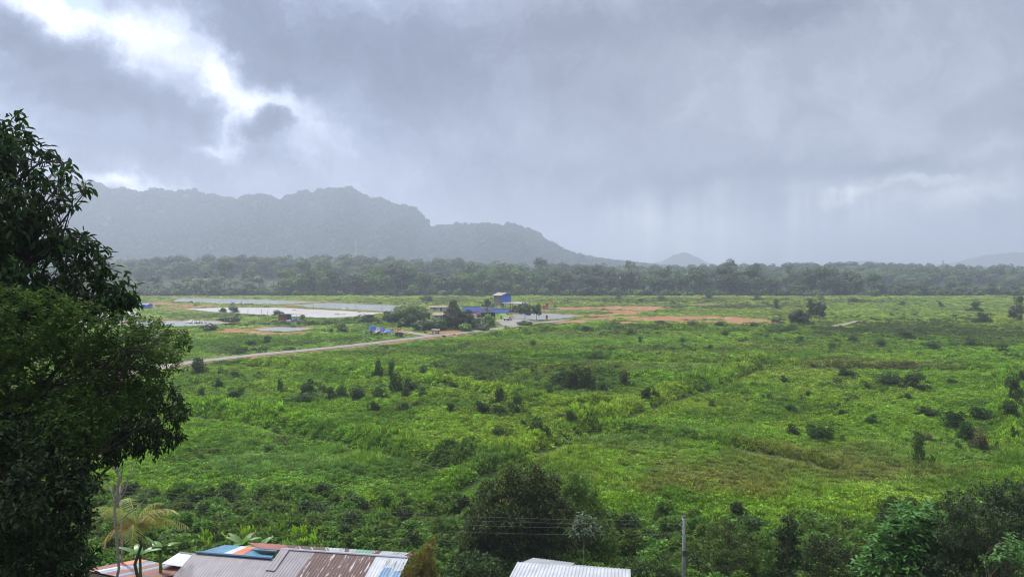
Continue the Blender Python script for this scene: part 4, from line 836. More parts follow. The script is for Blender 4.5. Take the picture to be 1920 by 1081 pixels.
for (pts, Yb, lm_, lf, lab, sd) in (([(1352, 985, 20), (1378, 1000, 24), (1345, 1020, 30), (1390, 1035, 34), (1340, 1060, 30), (1400, 1070, 34)], 50, LE, .16, 'olive brown bush right of the utility pole', 27),
    ([(1476, 972, 9), (1484, 990, 12), (1468, 1000, 11), (1482, 1015, 13), (1472, 1036, 16), (1492, 1045, 14), (1474, 1065, 16)], 48, LC, .3, 'slender dark sapling with tiered leaves right of the olive brown bush', 29),
    ([(1425, 1005, 14), (1440, 1030, 20), (1430, 1060, 24), (1450, 1075, 20)], 48.5, LM, .18, 'narrow leafy bush between the olive bush and the slender sapling', 31),
    ([(1530, 1020, 20), (1560, 1035, 26), (1535, 1060, 32), (1585, 1065, 30), (1600, 1040, 18)], 46, LC, .18, 'low dark bush left of the large leaved bright tree', 33),
    ([(1185, 1060, 20), (1215, 1070, 22), (1240, 1055, 18), (1250, 1085, 24)], 47, LC, .18, 'low dark bush between the white roof and the utility pole', 35)):
    x0 = D(pts[0][0], 1050, Yb)[0]; build_tree('leafy_bush', (x0, Yb, gz(x0, Yb)), PB(pts, Yb, .4), lf, lm_, lab, 'shrub', r0=.06, per=46, leafn=7, droop=.2, fork=.4, seed=sd)
# undergrowth that closes the foot of the hill
UG = [shrub_mesh(300, LM, 1000, 5, .11), shrub_mesh(301, LC, 1000, 5, .10), shrub_mesh(302, LM, 900, 5, .14), shrub_mesh(303, LC, 900, 5, .12)]
rs = np.random.RandomState(91); n = 5200; xx = rs.uniform(-46, 48, n); yy = rs.uniform(33, 70, n); ppx, ppy = proj(xx, yy)
lim = np.interp(ppx, [0, 250, 330, 870, 900, 1150, 1200, 1500, 1650, 1920], [905, 905, 925, 965, 985, 985, 1020, 1005, 985, 975]); keep = (ppy > lim + rs.normal(0, 14, n)) & ~((xx > -29) & (xx < 8.5) & (yy < 48.6)) & ~((xx > -4) & (xx < 6.5) & (yy < 46)) 
keep &= (yy > 40) | (np.abs(xx) > 24)
xx, yy, ppy = xx[keep], yy[keep], ppy[keep]; n = len(xx); s_ = rs.uniform(1.5, 2.9, n)
scatter('undergrowth', np.stack([xx, yy, height(xx, yy) - .1], 1), np.stack([xx * 0, xx * 0, rs.uniform(0, 6.28, n)], 1), np.stack([s_, s_, s_ * rs.uniform(.5, .85, n)], 1), rs.choice(4, n, p=[.46, .09, .36, .09]), np.ones((n, 3)), UG)

# coconut palm with yellowing fronds, banana plants
CP = leafmat('coconut_fronds', (.12, .17, .022), (.22, .25, .045), .3, .5, .3); CD = leafmat('dry_coconut_fronds', (.28, .18, .03), (.34, .25, .05), .25, .6, .2)
cx0, cyy = D(250, 975, 42)[0], 42.0
e = empty('coconut_palm', (cx0, cyy, 0), 0, 'coconut palm with yellow and orange lower fronds behind the wooden pole', 'palm')
tm, tp_ = palm_trunk(7.4, .11, 5, DARKBARK); place('trunk', tm, e)
from mathutils import Matrix
c1 = palm_crown(15, 3.0, .75, CP, 61, 26, (1.0, 1.9), w0=.03); c1.transform(Matrix.Translation(tp_)); place('crown', c1, e)
c2 = palm_crown(7, 2.6, .7, CD, 62, 24, (2.4, 3.0), 'dry_fronds', .03); c2.transform(Matrix.Translation(tp_ - np.array([0, 0, .15]))); place('dry_fronds', c2, e)
BN = leafmat('banana_leaves', (.07, .15, .035), (.10, .20, .05), .35, .4, .4)
def banana(px, pybase, Y, hpx, n, seed, lab):
    rs = np.random.RandomState(seed); x = D(px, pybase, Y)[0]; zb = gz(x, Y); e = empty('banana_plant', (x, Y, zb), 0, lab, 'plant'); ztop = D(px, pybase - hpx, Y)[2]; hs_ = max(.6, (ztop - zb) - 1.2)
    tb = MB(); tb.tube([(0, 0, -.1), (.03, 0, hs_ * .5), (0, .03, hs_)], [.14, .11, .07], 8); tb.build('stem', LM, e, smooth=True)
    for i in range(n):
        a = i * 2.4 + rs.uniform(-.3, .3); L = rs.uniform(1.2, 1.8); wd = .24; el_ = rs.uniform(.75, 1.35); bend = rs.uniform(.8, 1.9); V = []; K = 9; p = np.array([0., 0., hs_ - .1]); th = el_
        for k in range(K):
            t_ = k / (K - 1.); w_ = wd * math.sin(math.pi * (.08 + .9 * t_)) ** .6; dr_ = np.array([math.cos(a), math.sin(a), 0]); sd = np.array([-math.sin(a), math.cos(a), 0])
            V += [p + sd * w_ - np.array([0, 0, w_ * .25]), p, p - sd * w_ - np.array([0, 0, w_ * .25])]; p = p + (dr_ * math.cos(th) + np.array([0, 0, math.sin(th)])) * L / K; th -= bend / K
        f = [(3 * k + j, 3 * k + j + 1, 3 * k + j + 4, 3 * k + j + 3) for k in range(K - 1) for j in (0, 1)]
        q = MB(); q.poly(V, f); q.build('leaf', BN, e)
banana(262, 1040, 43.5, 40, 5, 1, 'banana plant with upright torn leaves below the coconut palm'); banana(300, 1045, 44.5, 52, 6, 2, 'taller banana plant left of the striped blue and orange roof'); banana(455, 1020, 50, 34, 6, 3, 'banana plant right behind the orange end of the striped roof'); banana(485, 1020, 50.5, 26, 5, 4, 'smaller banana plant half hidden behind the main house roof')

# ------------------------------------------------------------------ foreground houses
def sheetmat(name, base, streak=None, rough=.45, metal=.0, amt=(.5, .6)):
    m = bpy.data.materials.new(name); m.use_nodes = True; t = NT(m.node_tree); b = t.n('ShaderNodeBsdfPrincipled'); o = t.n('ShaderNodeOutputMaterial'); t.l(b.outputs[0], o.inputs[0])
    a = t.n('ShaderNodeAttribute', attribute_name='sheet'); mp = t.n('ShaderNodeMapping'); t.l(a.outputs['Vector'], mp.inputs[0]); mp.inputs[3].default_value = (5.5, .55, 1)
    n1 = t.n('ShaderNodeTexNoise', i_Scale=1.0, i_Detail=6.0, i_Roughness=.7); t.l(mp.outputs[0], n1.inputs['Vector'])
    n2 = t.n('ShaderNodeTexNoise', i_Scale=.9, i_Detail=5.0); t.l(a.outputs['Vector'], n2.inputs['Vector'])
    c = t.mix(t.rng(n2.outputs[0], .3, .7), base, tuple(v * .74 for v in base))
    if streak: c = t.mix(t.rng(n1.outputs[0], amt[0], amt[1]), c, streak)
    t.l(c, b.inputs['Base Color']); b.inputs['Roughness'].default_value = rough; b.inputs['Metallic'].default_value = metal; return m
RM = [sheetmat('grey_sheet', (.115, .105, .125), (.16, .145, .165), .5, amt=(.5, .75)), sheetmat('rusted_sheet', (.050, .020, .018), (.30, .27, .28), .7, amt=(.565, .60)), sheetmat('white_sheet', (.30, .32, .355), (.20, .21, .23), .5, amt=(.6, .75)),
      sheetmat('weathered_blue_sheet', (.055, .13, .24), (.20, .24, .28), .5, amt=(.5, .6)), sheetmat('stained_zinc_sheet', (.24, .27, .31), (.07, .035, .03), .5, amt=(.55, .60)), sheetmat('orange_sheet', (.42, .13, .06), (.30, .11, .06), .6, amt=(.5, .7)),
      sheetmat('faded_red_sheet', (.17, .055, .045), (.30, .20, .18), .65, amt=(.58, .7)), sheetmat('green_sheet', (.10, .20, .14), None, .6), sheetmat('teal_sheet', (.05, .18, .27), (.12, .24, .30), .5, amt=(.55, .7)), sheetmat('zinc_sheet', (.36, .37, .40), (.24, .25, .27), .4, .3, amt=(.5, .75)), sheetmat('bleached_sheet', (.40, .42, .50), None, .5), sheetmat('tan_sheet', (.20, .17, .12), None, .7)]
def roof(name, A, B, C_, D_, picks, parent, base, pitch=.22, amp=.022, rows=10, default=0):
    """corrugated roof surface A-B is the top edge, D-C the bottom edge; picks(u,v)->material"""
    A, B, C_, D_ = [np.array(q, float) - base for q in (A, B, C_, D_)]; Lu = np.linalg.norm(B - A); Lv = np.linalg.norm(D_ - A); nu = int(Lu / pitch * 4); nn = np.cross(B - A, D_ - A); nn /= np.linalg.norm(nn); nn = nn if nn[2] > 0 else -nn
    us = np.linspace(0, 1, nu + 1); vs = np.linspace(0, 1, rows + 1); pr = np.array([0, 1, 1, 0]); V = []; UV = []
    for v in vs:
        for i, u in enumerate(us): V.append((A * (1 - u) + B * u) * (1 - v) + (D_ * (1 - u) + C_ * u) * v + nn * amp * pr[i % 4]); UV.append((u * Lu, v * Lv, 0))
    nt = len(V); V2 = [p - nn * .035 for p in V]; q = MB(); f = []; mi = []
    for r in range(rows):
        for i in range(nu):
            a = r * (nu + 1) + i; q_ = (a, a + 1, a + nu + 2, a + nu + 1); f.append(q_); mi.append(picks((us[i] + us[i + 1]) / 2 * Lu, (vs[r] + vs[r + 1]) / 2 * Lv)); f.append(tuple(k + nt for k in q_[::-1])); mi.append(mi[-1])
    for i in range(nu): f.append((i, i + nt, i + 1 + nt, i + 1)); mi.append(default); a = rows * (nu + 1) + i; f.append((a, a + 1, a + 1 + nt, a + nt)); mi.append(default)
    me = bpy.data.meshes.new(name); me.from_pydata([tuple(p) for p in V + V2], [], f)
    for m in RM: me.materials.append(m)
    me.polygons.foreach_set('material_index', mi); at_ = me.attributes.new('sheet', 'FLOAT_VECTOR', 'POINT'); at_.data.foreach_set('vector', np.array(UV + UV, np.float32).ravel()); me.update(); return place(name, me, parent)
R1 = np.array([-13.894, 44.451, 5.0]); dd = np.array([.98688, -.16148, 0]); nn_ = np.array([-.16148, -.98688, 0]); UP = np.array([0, 0, 1.])
def HP(t, s, z): return R1 * np.array([1, 1, 0]) + dd * t + nn_ * s + UP * z
BOARD = mat('plank_wall', (.20, .15, .11), .85, ((.10, .075, .055), 2)); PLASTER = mat('grey_wall', (.34, .33, .30), .9)
hb_ = HP(1.5, 1.5, 0); e = empty('house', hb_, 0, 'long house under patched grey, rusty and blue roof sheets at the bottom left', 'house')
tan = .21
roof('roof', HP(-5.2, .97, 5 - tan * .97), HP(.05, .97, 5 - tan * .97), HP(.05, 6, 5 - tan * 6), HP(-4.8, 6, 5 - tan * 6), lambda u, v: 0, e, hb_, .19, .012)
def pk(u, v):
    t_ = u
    if t_ < .9: return 0
    if t_ < 2.04: return 0
    if t_ < 5.95: return 1
    if t_ < 6.65: return 2
    return (4 if v < .95 else 3) if t_ < 7.25 else (4 if v < 1.25 else 3)
roof('roof', HP(.05, .02, 5), HP(7.95, .02, 5), HP(8.05, 6, 5 - tan * 6), HP(.05, 6, 5 - tan * 6), pk, e, hb_, .19, .018, 24)
roof('roof_sheet', HP(.02, .04, 5.07), HP(.55, .04, 5.07), HP(.66, 2.1, 5.07 - tan * 2.1), HP(.10, 2.1, 5.07 - tan * 2.1), lambda u, v: 0, e, hb_, .19, .015, 4)
def pk2(u, v):
    k = vn(np.array([u * 1.25 + 3]), np.array([.5]))[0]
    if u < 2.2: return 6
    if 6.1 < u < 7.1: return 7
    return 1 if k > .55 else (4 if k > .3 else 9)
roof('back_roof', HP(7.9, -.02, 4.98), HP(-1.4, -.02, 4.98), HP(-3.1, -1.75, 4.62), HP(8.0, -1.75, 4.62), lambda u, v: pk2(9.4 - u, v), e, hb_, .19, .018, 4)
def pk3(u, v):
    for lim_, k in ((.9, 3), (1.5, 8), (2.1, 10), (2.8, 5), (3.0, 0), (9, 8)):
        if u < lim_: return k
roof('striped_roof', HP(-4.95, .9, 4.86), HP(-.1, 1.02, 4.86), HP(-1.5, -2.7, 3.98), HP(-5.3, -2.7, 3.98), pk3, e, hb_, .19, .012, 6)
q = MB(); q.tube([HP(-4.98, .93, 4.9) - hb_, HP(-.05, 1.03, 4.9) - hb_], .07, 6); q.build('ridge_cap', RM[3], e)
q = MB(); q.tube([HP(.0, 0, 5.06) - hb_, HP(7.95, 0, 5.04) - hb_], .07, 6); q.build('ridge_cap', RM[9], e)
q = MB(); WH = 3.55
for (a, b) in (((-4.6, 5.6), (7.7, 5.6)), ((7.7, 5.6), (7.7, -1.4)), ((7.7, -1.4), (-4.6, -2.2)), ((-4.6, -2.2), (-4.6, 5.6))):
    p0, p1 = HP(*a, 0) - hb_, HP(*b, 0) - hb_; c_ = (p0 + p1) / 2; L_ = np.linalg.norm(p1 - p0); q.box((c_[0], c_[1], WH / 2 - .1), (L_, .12, WH + .2), 0, rz=math.atan2(p1[1] - p0[1], p1[0] - p0[0]))
q.build('wall', BOARD, e)
# translucent white lean-to and the small striped shed
hb2 = np.array([-21, 45.5, 0]); e = empty('lean_to', hb2, 0, 'small lean-to of white ribbed sheet at the left gable of the long house', 'shed')
def G3(px, py, z): a, b = G(px, py, z); return np.array([a, b, z])
a_, b_, c_, d_ = G3(334, 1036, 4.25), G3(366, 1040, 4.25), G3(345, 1062, 3.95), G3(302, 1056, 3.95)
roof('roof', a_, b_, c_, d_, lambda u, v: 2, e, hb2, .3, .015, 3, 2)
q = MB(); q.slab([a_ - hb2 + UP * .03, b_ - hb2 + UP * .03, b_ - hb2 + np.array([.05, .25, 0]), a_ - hb2 + np.array([0, .25, 0])], .04); q.build('flashing', RM[0], e)
q = MB()
for p in (a_, b_, c_, d_): q.box((p[0] - hb2[0], p[1] - hb2[1], p[2] / 2 - .05), (.1, .1, p[2] - .1))
q.build('posts', WOOD, e)
hb3 = np.array([-23, 44.5, 0]); e = empty('shed', hb3, 0, 'low shed under red, blue and white striped sheets in the bottom left', 'shed')
a_, b_, c_, d_ = G3(157, 1067, 3.35), G3(262, 1047, 3.7), G3(366, 1068, 3.75), G3(267, 1090, 3.4)
def pk4(u, v):
    for lim_, k in ((.75, 6), (1.05, (6 if v > 1.5 else 10)), (1.6, 3), (1.95, 11 if v > 1.3 else 6), (2.5, 6), (2.9, 3), (9, 6)):
        if u < lim_: return 5 if (k == 6 and u < .75 and v > 1.9) else k
roof('roof', d_ * 0 + a_, a_ + (d_ - a_), c_, b_, pk4, e, hb3, .19, .012, 8, 6)
q = MB()
for (p0, p1) in ((a_, b_), (b_, c_), (c_, d_), (d_, a_)):
    p0, p1 = p0 * .94 + (a_ + c_) / 2 * .06 - hb3, p1 * .94 + (a_ + c_) / 2 * .06 - hb3; c2_ = (p0 + p1) / 2; q.box((c2_[0], c2_[1], 1.6), (np.linalg.norm((p1 - p0)[:2]), .1, 3.2), rz=math.atan2(p1[1] - p0[1], p1[0] - p0[0]))
q.build('wall', BOARD, e)
# white zinc roofed house
hb4 = np.array([3.4, 42.0, 0]); e = empty('house', hb4, 0, 'small house under a clean white corrugated zinc roof at the bottom centre', 'house')
RA, RB = np.array([.317, 43.835, 4.5]), np.array([6.843, 42.664, 4.5]); d4 = (RB - RA) / np.linalg.norm(RB - RA); n4 = np.array([d4[1], -d4[0], 0]); n4 = n4 if n4[1] < 0 else -n4
roof('roof', RA, RB, RB + n4 * 5 - UP * .75 + d4 * .2, RA + n4 * 5 - UP * .75 - d4 * .6, lambda u, v: 2, e, hb4, .2, .03, 8, 2)
roof('back_roof', RA + d4 * 3.2 - UP * .03, RA + d4 * .25 - UP * .03, RA + d4 * .75 - n4 * 1.55 - UP * .3, RA + d4 * 3.3 - n4 * 1.1 - UP * .25, lambda u, v: 9, e, hb4, .2, .03, 3, 9)
roof('back_roof', RB - d4 * .02 - UP * .035, RA + d4 * 3.22 - UP * .035, RA + d4 * 3.3 - n4 * .75 - UP * .22, RB - n4 * .6 - UP * .2, lambda u, v: 9, e, hb4, .2, .03, 2, 9)
q = MB(); L4 = np.linalg.norm(RB - RA)
for (a, b) in (((.3, 4.7), (L4 - .3, 4.7)), ((L4 - .3, 4.7), (L4 - .3, -.4)), ((L4 - .3, -.4), (.3, -.4)), ((.3, -.4), (.3, 4.7))):
    p0 = RA + d4 * a[0] + n4 * a[1] - hb4; p1 = RA + d4 * b[0] + n4 * b[1] - hb4; c2_ = (p0 + p1) / 2; q.box((c2_[0], c2_[1], 1.75), (np.linalg.norm((p1 - p0)[:2]), .12, 3.6), rz=math.atan2(p1[1] - p0[1], p1[0] - p0[0]))
q.build('wall', PLASTER, e)
# yellow stand with slats beside the shed
sx, sy, sz0 = D(142, 1075, 40); e = empty('slatted_stand', (sx, sy, gz(sx, sy)), .3, 'yellow sided stand with pale slats left of the striped shed', 'stand'); hz_ = sz0 - gz(sx, sy)
q = MB(); q.box((.1, 0, hz_ / 2 - .25), (.75, .5, hz_ - .4)); q.build('body', mat('yellow_paint', (.42, .36, .05), .7), e)
q = MB(); CR = mat('cream_slats', (.46, .44, .33), .7)
for i in range(3): q.box((-.15, -.1 + .1 * i, hz_ + .02 + .16 * i), (.95, .16, .05), rx=.5, ry=-.25)
q.build('slats', CR, e); q = MB(); q.box((.52, -.2, hz_ / 2 + .1), (.09, .09, hz_ + .4)); q.build('post', CR, e)

# ------------------------------------------------------------------ poles and wires
STEEL = mat('galvanised_steel', (.15, .155, .16), .6, ((.09, .095, .1), 3)); DARKM = mat('dark_metal', (.04, .04, .045), .5)
pxw, pyw = D(1282, 1081, 45)[0], 45.0; ztop = D(1281, 968, 45)[2]
e = empty('utility_pole', (pxw, pyw, 0), 0, 'grey metal utility pole carrying wires at the bottom right of centre', 'utility pole')
q = MB(); q.tube([(0, 0, -.3), (0, 0, ztop * .5), (-.03, 0, ztop)], [.13, .11, .09], 10); q.build('pole', STEEL, e, smooth=True)
q = MB()
for zz in (.22, .42, .66, 1.05): q.box((-.12, -.02, ztop - zz), (.16, .05, .05)); q.tube([(-.19, -.02, ztop - zz - .06), (-.19, -.02, ztop - zz + .06)], .03, 6)
q.build('bracket', DARKM, e); q = MB(); q.box((0, 0, ztop + .02), (.2, .2, .06)); q.box((.02, -.12, ztop - 2.2), (.28, .03, .32)); q.build('fitting', DARKM, e); q = MB(); q.tube([(.16, 0, 0), (.14, 0, ztop - 1.6)], .02, 5); q.build('conduit', DARKM, e)
lx, ly = D(228, 1000, 46)[0], 46.0; lz = D(228, 909, 46)[2]
e = empty('wooden_pole', (lx, ly, 0), 0, 'thin wooden pole in front of the coconut palm', 'pole'); q = MB(); q.tube([(0, 0, -.3), (.02, 0, lz * .5), (-.06, 0, lz)], [.075, .07, .055], 7); q.build('pole', WOOD, e, smooth=True); q = MB(); q.box((.06, -.1, lz - 3.1), (.12, .08, .3)); q.build('meter_box', PALEBARK, e)
for i, (zz, l2) in enumerate(((.22, .15), (.42, .38), (.66, .62), (1.05, 1.0))):
    a = np.array([pxw - .19, pyw, ztop - zz]); b = np.array([lx, ly, lz - l2]); pts = [a + (b - a) * t_ - UP * 4 * t_ * (1 - t_) * (.55 + .05 * i) for t_ in np.linspace(0, 1, 24)]
    q = MB(); q.tube(pts, .0075, 4); tag(q.build('overhead_wire', DARKM), '%s overhead wire between the grey utility pole and the wooden pole' % ('topmost', 'second', 'third', 'lowest')[i], 'wire', 'overhead wires')

# ------------------------------------------------------------------ the works beside the ponds
def P3(px, py): a, b = G(px, py); return np.array([a, b, 0.])
BLUE = mat('blue_sheet_metal', (.018, .10, .55), .6, ((.03, .11, .45), .8)); NAVY = mat('navy_roof_sheet', (.012, .028, .15), .7, ((.02, .035, .11), .6), spec=.12); GREYC = mat('grey_corrugated_sheet', (.20, .185, .17), .6, ((.11, .10, .095), .5), bump=.3, bscale=2)
LIME = mat('lime_paint', (.50, .84, .10), .7, ((.46, .78, .10), .6)); WHITEP = mat('white_paint', (.36, .36, .35), .6, ((.25, .25, .24), 1)); ORANGE = mat('orange_paint', (.33, .065, .018), .5, ((.35, .07, .02), 1)); REDP = mat('red_paint', (.48, .05, .03), .5)
ZINC = mat('weathered_zinc', (.22, .22, .225), .45, ((.20, .18, .17), .5)); RUSTB = mat('brown_rusty_roof', (.16, .085, .06), .8, ((.24, .20, .18), .9)); BLACKR = mat('black_rubber', (.015, .015, .015), .8); GLASS = mat('dark_glass', (.02, .025, .03), .1, spec=.8); CONC = mat('concrete', (.36, .35, .33), .9)
REDW = mat('red_brown_boards', (.22, .055, .035), .8, ((.12, .04, .03), .8)); TARP = mat('blue_tarpaulin', (.03, .13, .45), .45, ((.02, .06, .26), 1.5), bump=.5, bscale=3)
# blue and grey batching tower
A0 = np.array(D(940, 585, 372)); A0[2] = 0; fr = np.array([4.7, 2.9, 0]); fl = np.array([-3.7, 5.1, 0])
e = empty('processing_tower', A0, 0, 'tall tower with a grey ribbed side and a bright blue gabled end', 'tower')
def quadw(q, p, a, b, z0, z1, mi=0, th=.12, ribs=0):
    a = np.array(a); b = np.array(b); c_ = (a + b) / 2; L_ = np.linalg.norm((b - a)[:2]); an = math.atan2(b[1] - a[1], b[0] - a[0]); q.box((c_[0], c_[1], (z0 + z1) / 2), (L_, th, z1 - z0), mi, rz=an)
    for i in range(ribs): zz = z0 + (z1 - z0) * (i + .5) / ribs; q.box((c_[0], c_[1], zz), (L_ + .03, th + .14, .10), mi, rz=an)
o0 = np.zeros(3); zt = 7.9
q = MB(); quadw(q, 0, o0, fl, 2.4, zt, 0, ribs=7); quadw(q, 0, fl, fl + fr, 2.4, zt, 0); q.build('grey_wall', GREYC, e)
q = MB(); quadw(q, 0, o0, fr, 3.6, zt, 0, .16); quadw(q, 0, fr, fl + fr, 3.6, zt, 0, .16)
for off in (np.zeros(3), fl): q.slab([o0 + off + UP * zt, fr + off + UP * zt, (o0 + fr) / 2 + off + UP * (zt + .95)], .0001 + .12)
q.build('blue_wall', BLUE, e)
q = MB(); rd = fl / np.linalg.norm(fl); fd = fr / np.linalg.norm(fr); E0 = -rd * .9; E1 = fl + rd * .6
q.slab([E0 - fd * .9 + UP * (zt - .2), (fr / 2 + E0) + UP * (zt + 1.12), (fr / 2 + E1) + UP * (zt + 1.12), E1 - fd * .9 + UP * (zt - .2)], .1)
q.slab([(fr / 2 + E0) + UP * (zt + 1.13), fr + fd * .4 + E0 + UP * (zt + .05), fr + fd * .4 + E1 + UP * (zt + .05), (fr / 2 + E1) + UP * (zt + 1.13)], .1); q.build('roof', GREYC, e)
for p in (o0, fr, fl, fl + fr): q = MB(); q.box((p[0], p[1], 1.8), (.25, .25, 3.8)); q.build('leg', DARKM, e)
# open sided canopy
c0 = P3(942, 583.5); e = empty('canopy', c0, 0, 'open shelter with a low sloping zinc roof right of the blue tower', 'shelter')
q = MB(); q.slab([(-.2, -.5, 4.15), (11.6, -1.5, 3.75), (13.2, 6, 4.25), (1.2, 7.2, 4.65)], .12)
for i in range(9): q.box((1.1 + i * 1.35, 2.6 - i * .06, 4.20 - i * .045), (.12, 7.2, .07), ry=.035, rx=.065)
q.build('roof', ZINC, e)
for a, b in ((.2, -.2), (4, -.5), (7.8, -.9), (11, -1.2), (1.5, 6.6), (5, 6.3), (9, 6), (12.5, 5.6)): q = MB(); q.box((a, b, 1.9), (.16, .16, 3.9)); q.build('post', DARKM, e)
q = MB(); q.box((9.3, 3, 2.2), (1.7, .3, 2.8)); q.build('side_panel', BLUE, e)
x_, y_ = G(966, 583); e = empty('cement_mixer', (x_, y_, 0), 0, 'orange drum mixer with a blue frame standing under the zinc shelter', 'machine')
q = MB(); q.tube([(-.7, 0, 1.0), (-.4, 0, 1.5), (.5, 0, 1.9), (1.0, 0, 2.1)], [.5, 1.0, 1.0, .5], 12); q.build('drum', ORANGE, e, smooth=True); q = MB(); q.box((-1.3, 0, .8), (.9, 1.2, 1.6)); q.box((.2, 0, .35), (2.6, .2, .25)); q.build('frame', BLUE, e)
q = MB(); [q.tube([(a, b - .1, .35), (a, b + .1, .35)], .35, 10) for a in (-.9, .9) for b in (-.6, .6)]; q.build('wheels', BLACKR, e)
# long low building, navy roof, lime gable room
b0 = P3(910, 598); e = empty('workshop', b0, 0, 'long low workshop with a navy blue roof and a lime green end room', 'building')
def lx_(px): return D(px, 590, b0[1])[0] - b0[0]
q = MB(); q.slab([(lx_(864), 6.5, 4.9), (lx_(902), 6.5, 4.8), (lx_(902), -.8, 3.0), (lx_(872), -.8, 3.1)], .12); q.slab([(lx_(902) + .05, 6.5, 4.72), (lx_(927), 6.5, 4.5), (lx_(927), -.8, 2.9), (lx_(902) + .05, -.8, 2.95)], .12)
q.slab([(lx_(926.5), 5.5, 4.25), (lx_(957), 3.5, 3.95), (lx_(951), -1.6, 2.7), (lx_(926.5), -1.2, 2.75)], .12)
q.build('roof', NAVY, e)
q = MB(); q.box(((lx_(864) + lx_(902)) / 2, 6.7, 4.92), (lx_(902) - lx_(864), .5, .25)); q.box(((lx_(929) + lx_(958)) / 2, 4.4, 4.18), (lx_(958) - lx_(929), .4, .16), ry=.03, rz=-.22); q.build('ridge', DARKM, e)
q = MB(); q.box(((lx_(870) + lx_(928)) / 2, 6, 2.2), (lx_(928) - lx_(870), .2, 4.3)); q.box((lx_(870), 3, 1.5), (.2, 6, 3)); q.build('back_wall', DARKM, e)
for a, b in ((880, 885), (886, 889)): q = MB(); q.box(((lx_(a) + lx_(b)) / 2, 0, 1.7), (lx_(b) - lx_(a), .12, 2.1)); q.build('shutter', WHITEP, e)
q = MB()
for a in (872, 878, 890, 900, 910, 920): q.box((lx_(a), -.4, 1.45), (.18, .18, 2.9))
q.build('posts', WHITEP, e)
q = MB(); q.box(((lx_(936.5) + lx_(949)) / 2, -1.4, 1.3), (lx_(949) - lx_(936.5), .2, 2.6)); q.box((lx_(949) - .1, 1, 1.5), (.2, 4.6, 2.9)); q.box(((lx_(929) + lx_(936.5)) / 2, -.7, 1.3), (lx_(936.5) - lx_(929) - .1, .2, 2.6)); q.box((lx_(936.5) + .06, -1.1, 1.3), (.12, .55, 2.58)); q.build('green_wall', LIME, e)
q = MB(); q.box((lx_(940), -1.52, .8), (.8, .08, 1.6)); q.build('door', GREYC, e)
def vehicle_wheels(e, xs_, hw, r):
    for a in xs_:
        for s_ in (-1, 1): q = MB(); q.tube([(a, s_ * hw - .12, r), (a, s_ * hw + .12, r)], r, 12); o = q.build('wheel', BLACKR, e); q = MB(); q.tube([(a, s_ * (hw + .13), r), (a, s_ * (hw + .14), r)], r * .5, 8); q.build('rim', STEEL, o)
# lorry under the eaves
x_, y_ = G(894, 600); e = empty('lorry', (x_, y_, 0), R(-75), 'white lorry with an orange topped cab in front of the navy roofed workshop', 'lorry')
q = MB(); q.poly([(2.0, -1.05, .7), (3.9, -1.05, .7), (3.9, -1.05, 1.5), (3.6, -1.05, 2.6), (2.0, -1.05, 2.7), (2.0, 1.05, .7), (3.9, 1.05, .7), (3.9, 1.05, 1.5), (3.6, 1.05, 2.6), (2.0, 1.05, 2.7)], [(0, 1, 2, 3, 4), (9, 8, 7, 6, 5), (0, 5, 6, 1), (1, 6, 7, 2), (2, 7, 8, 3), (3, 8, 9, 4), (4, 9, 5, 0)]); q.build('cab', WHITEP, e)
q = MB(); q.poly([(3.90, -.9, 1.55), (3.90, .9, 1.55), (3.66, .9, 2.42), (3.66, -.9, 2.42)], [(0, 1, 2, 3)]); q.v[-1][:, 0] += .02; q.build('windscreen', GLASS, e)
q = MB(); q.box((2.75, 0, 2.95), (1.7, 2.1, .5)); q.build('roof_box', ORANGE, e); q = MB(); q.box((-.9, 0, 1.75), (5.4, 2.2, 1.7)); q.box((.4, 0, .75), (7, 1, .25)); q.build('body', GREYC, e)
q = MB(); q.box((3.95, 0, .75), (.2, 2.1, .4)); q.build('bumper', DARKM, e); vehicle_wheels(e, (3.0, -1.2, -2.4), .95, .48)
# pickup in the yard
x_, y_ = G(952, 600.8); e = empty('pickup_truck', (x_, y_, .14), R(-108), 'white pickup truck parked in the gravel yard by the lime green wall', 'pickup')
prof = [(-2.5, .5), (2.5, .5), (2.55, .95), (1.5, 1.12), (.95, 1.68), (-.75, 1.72), (-.95, 1.12), (-2.55, 1.1)]
q = MB(); n_ = len(prof); q.poly([(a, -.88, z) for a, z in prof] + [(a, .88, z) for a, z in prof], [tuple(range(n_)), tuple(range(2 * n_ - 1, n_ - 1, -1))] + [(i, i + n_, (i + 1) % n_ + n_, (i + 1) % n_) for i in range(n_)]); q.build('body', WHITEP, e)
q = MB(); q.slab([(1.46, -.78, 1.16), (1.46, .78, 1.16), (1.0, .72, 1.64), (1.0, -.72, 1.64)], -.03); q.build('windscreen', GLASS, e)
q = MB(); q.box((.15, 0, 1.4), (1.5, 1.79, .36)); q.build('side_windows', GLASS, e); q = MB(); q.box((-1.75, 0, 1.12), (1.4, 1.5, .06)); q.build('bed', DARKM, e)
q = MB(); q.box((2.56, 0, .62), (.12, 1.7, .28)); q.build('bumper', DARKM, e)
for s_ in (-1, 1): q = MB(); q.box((2.53, s_ * .68, .88), (.08, .32, .16)); q.build('headlight', ZINC, e)
vehicle_wheels(e, (1.6, -1.6), .82, .37)
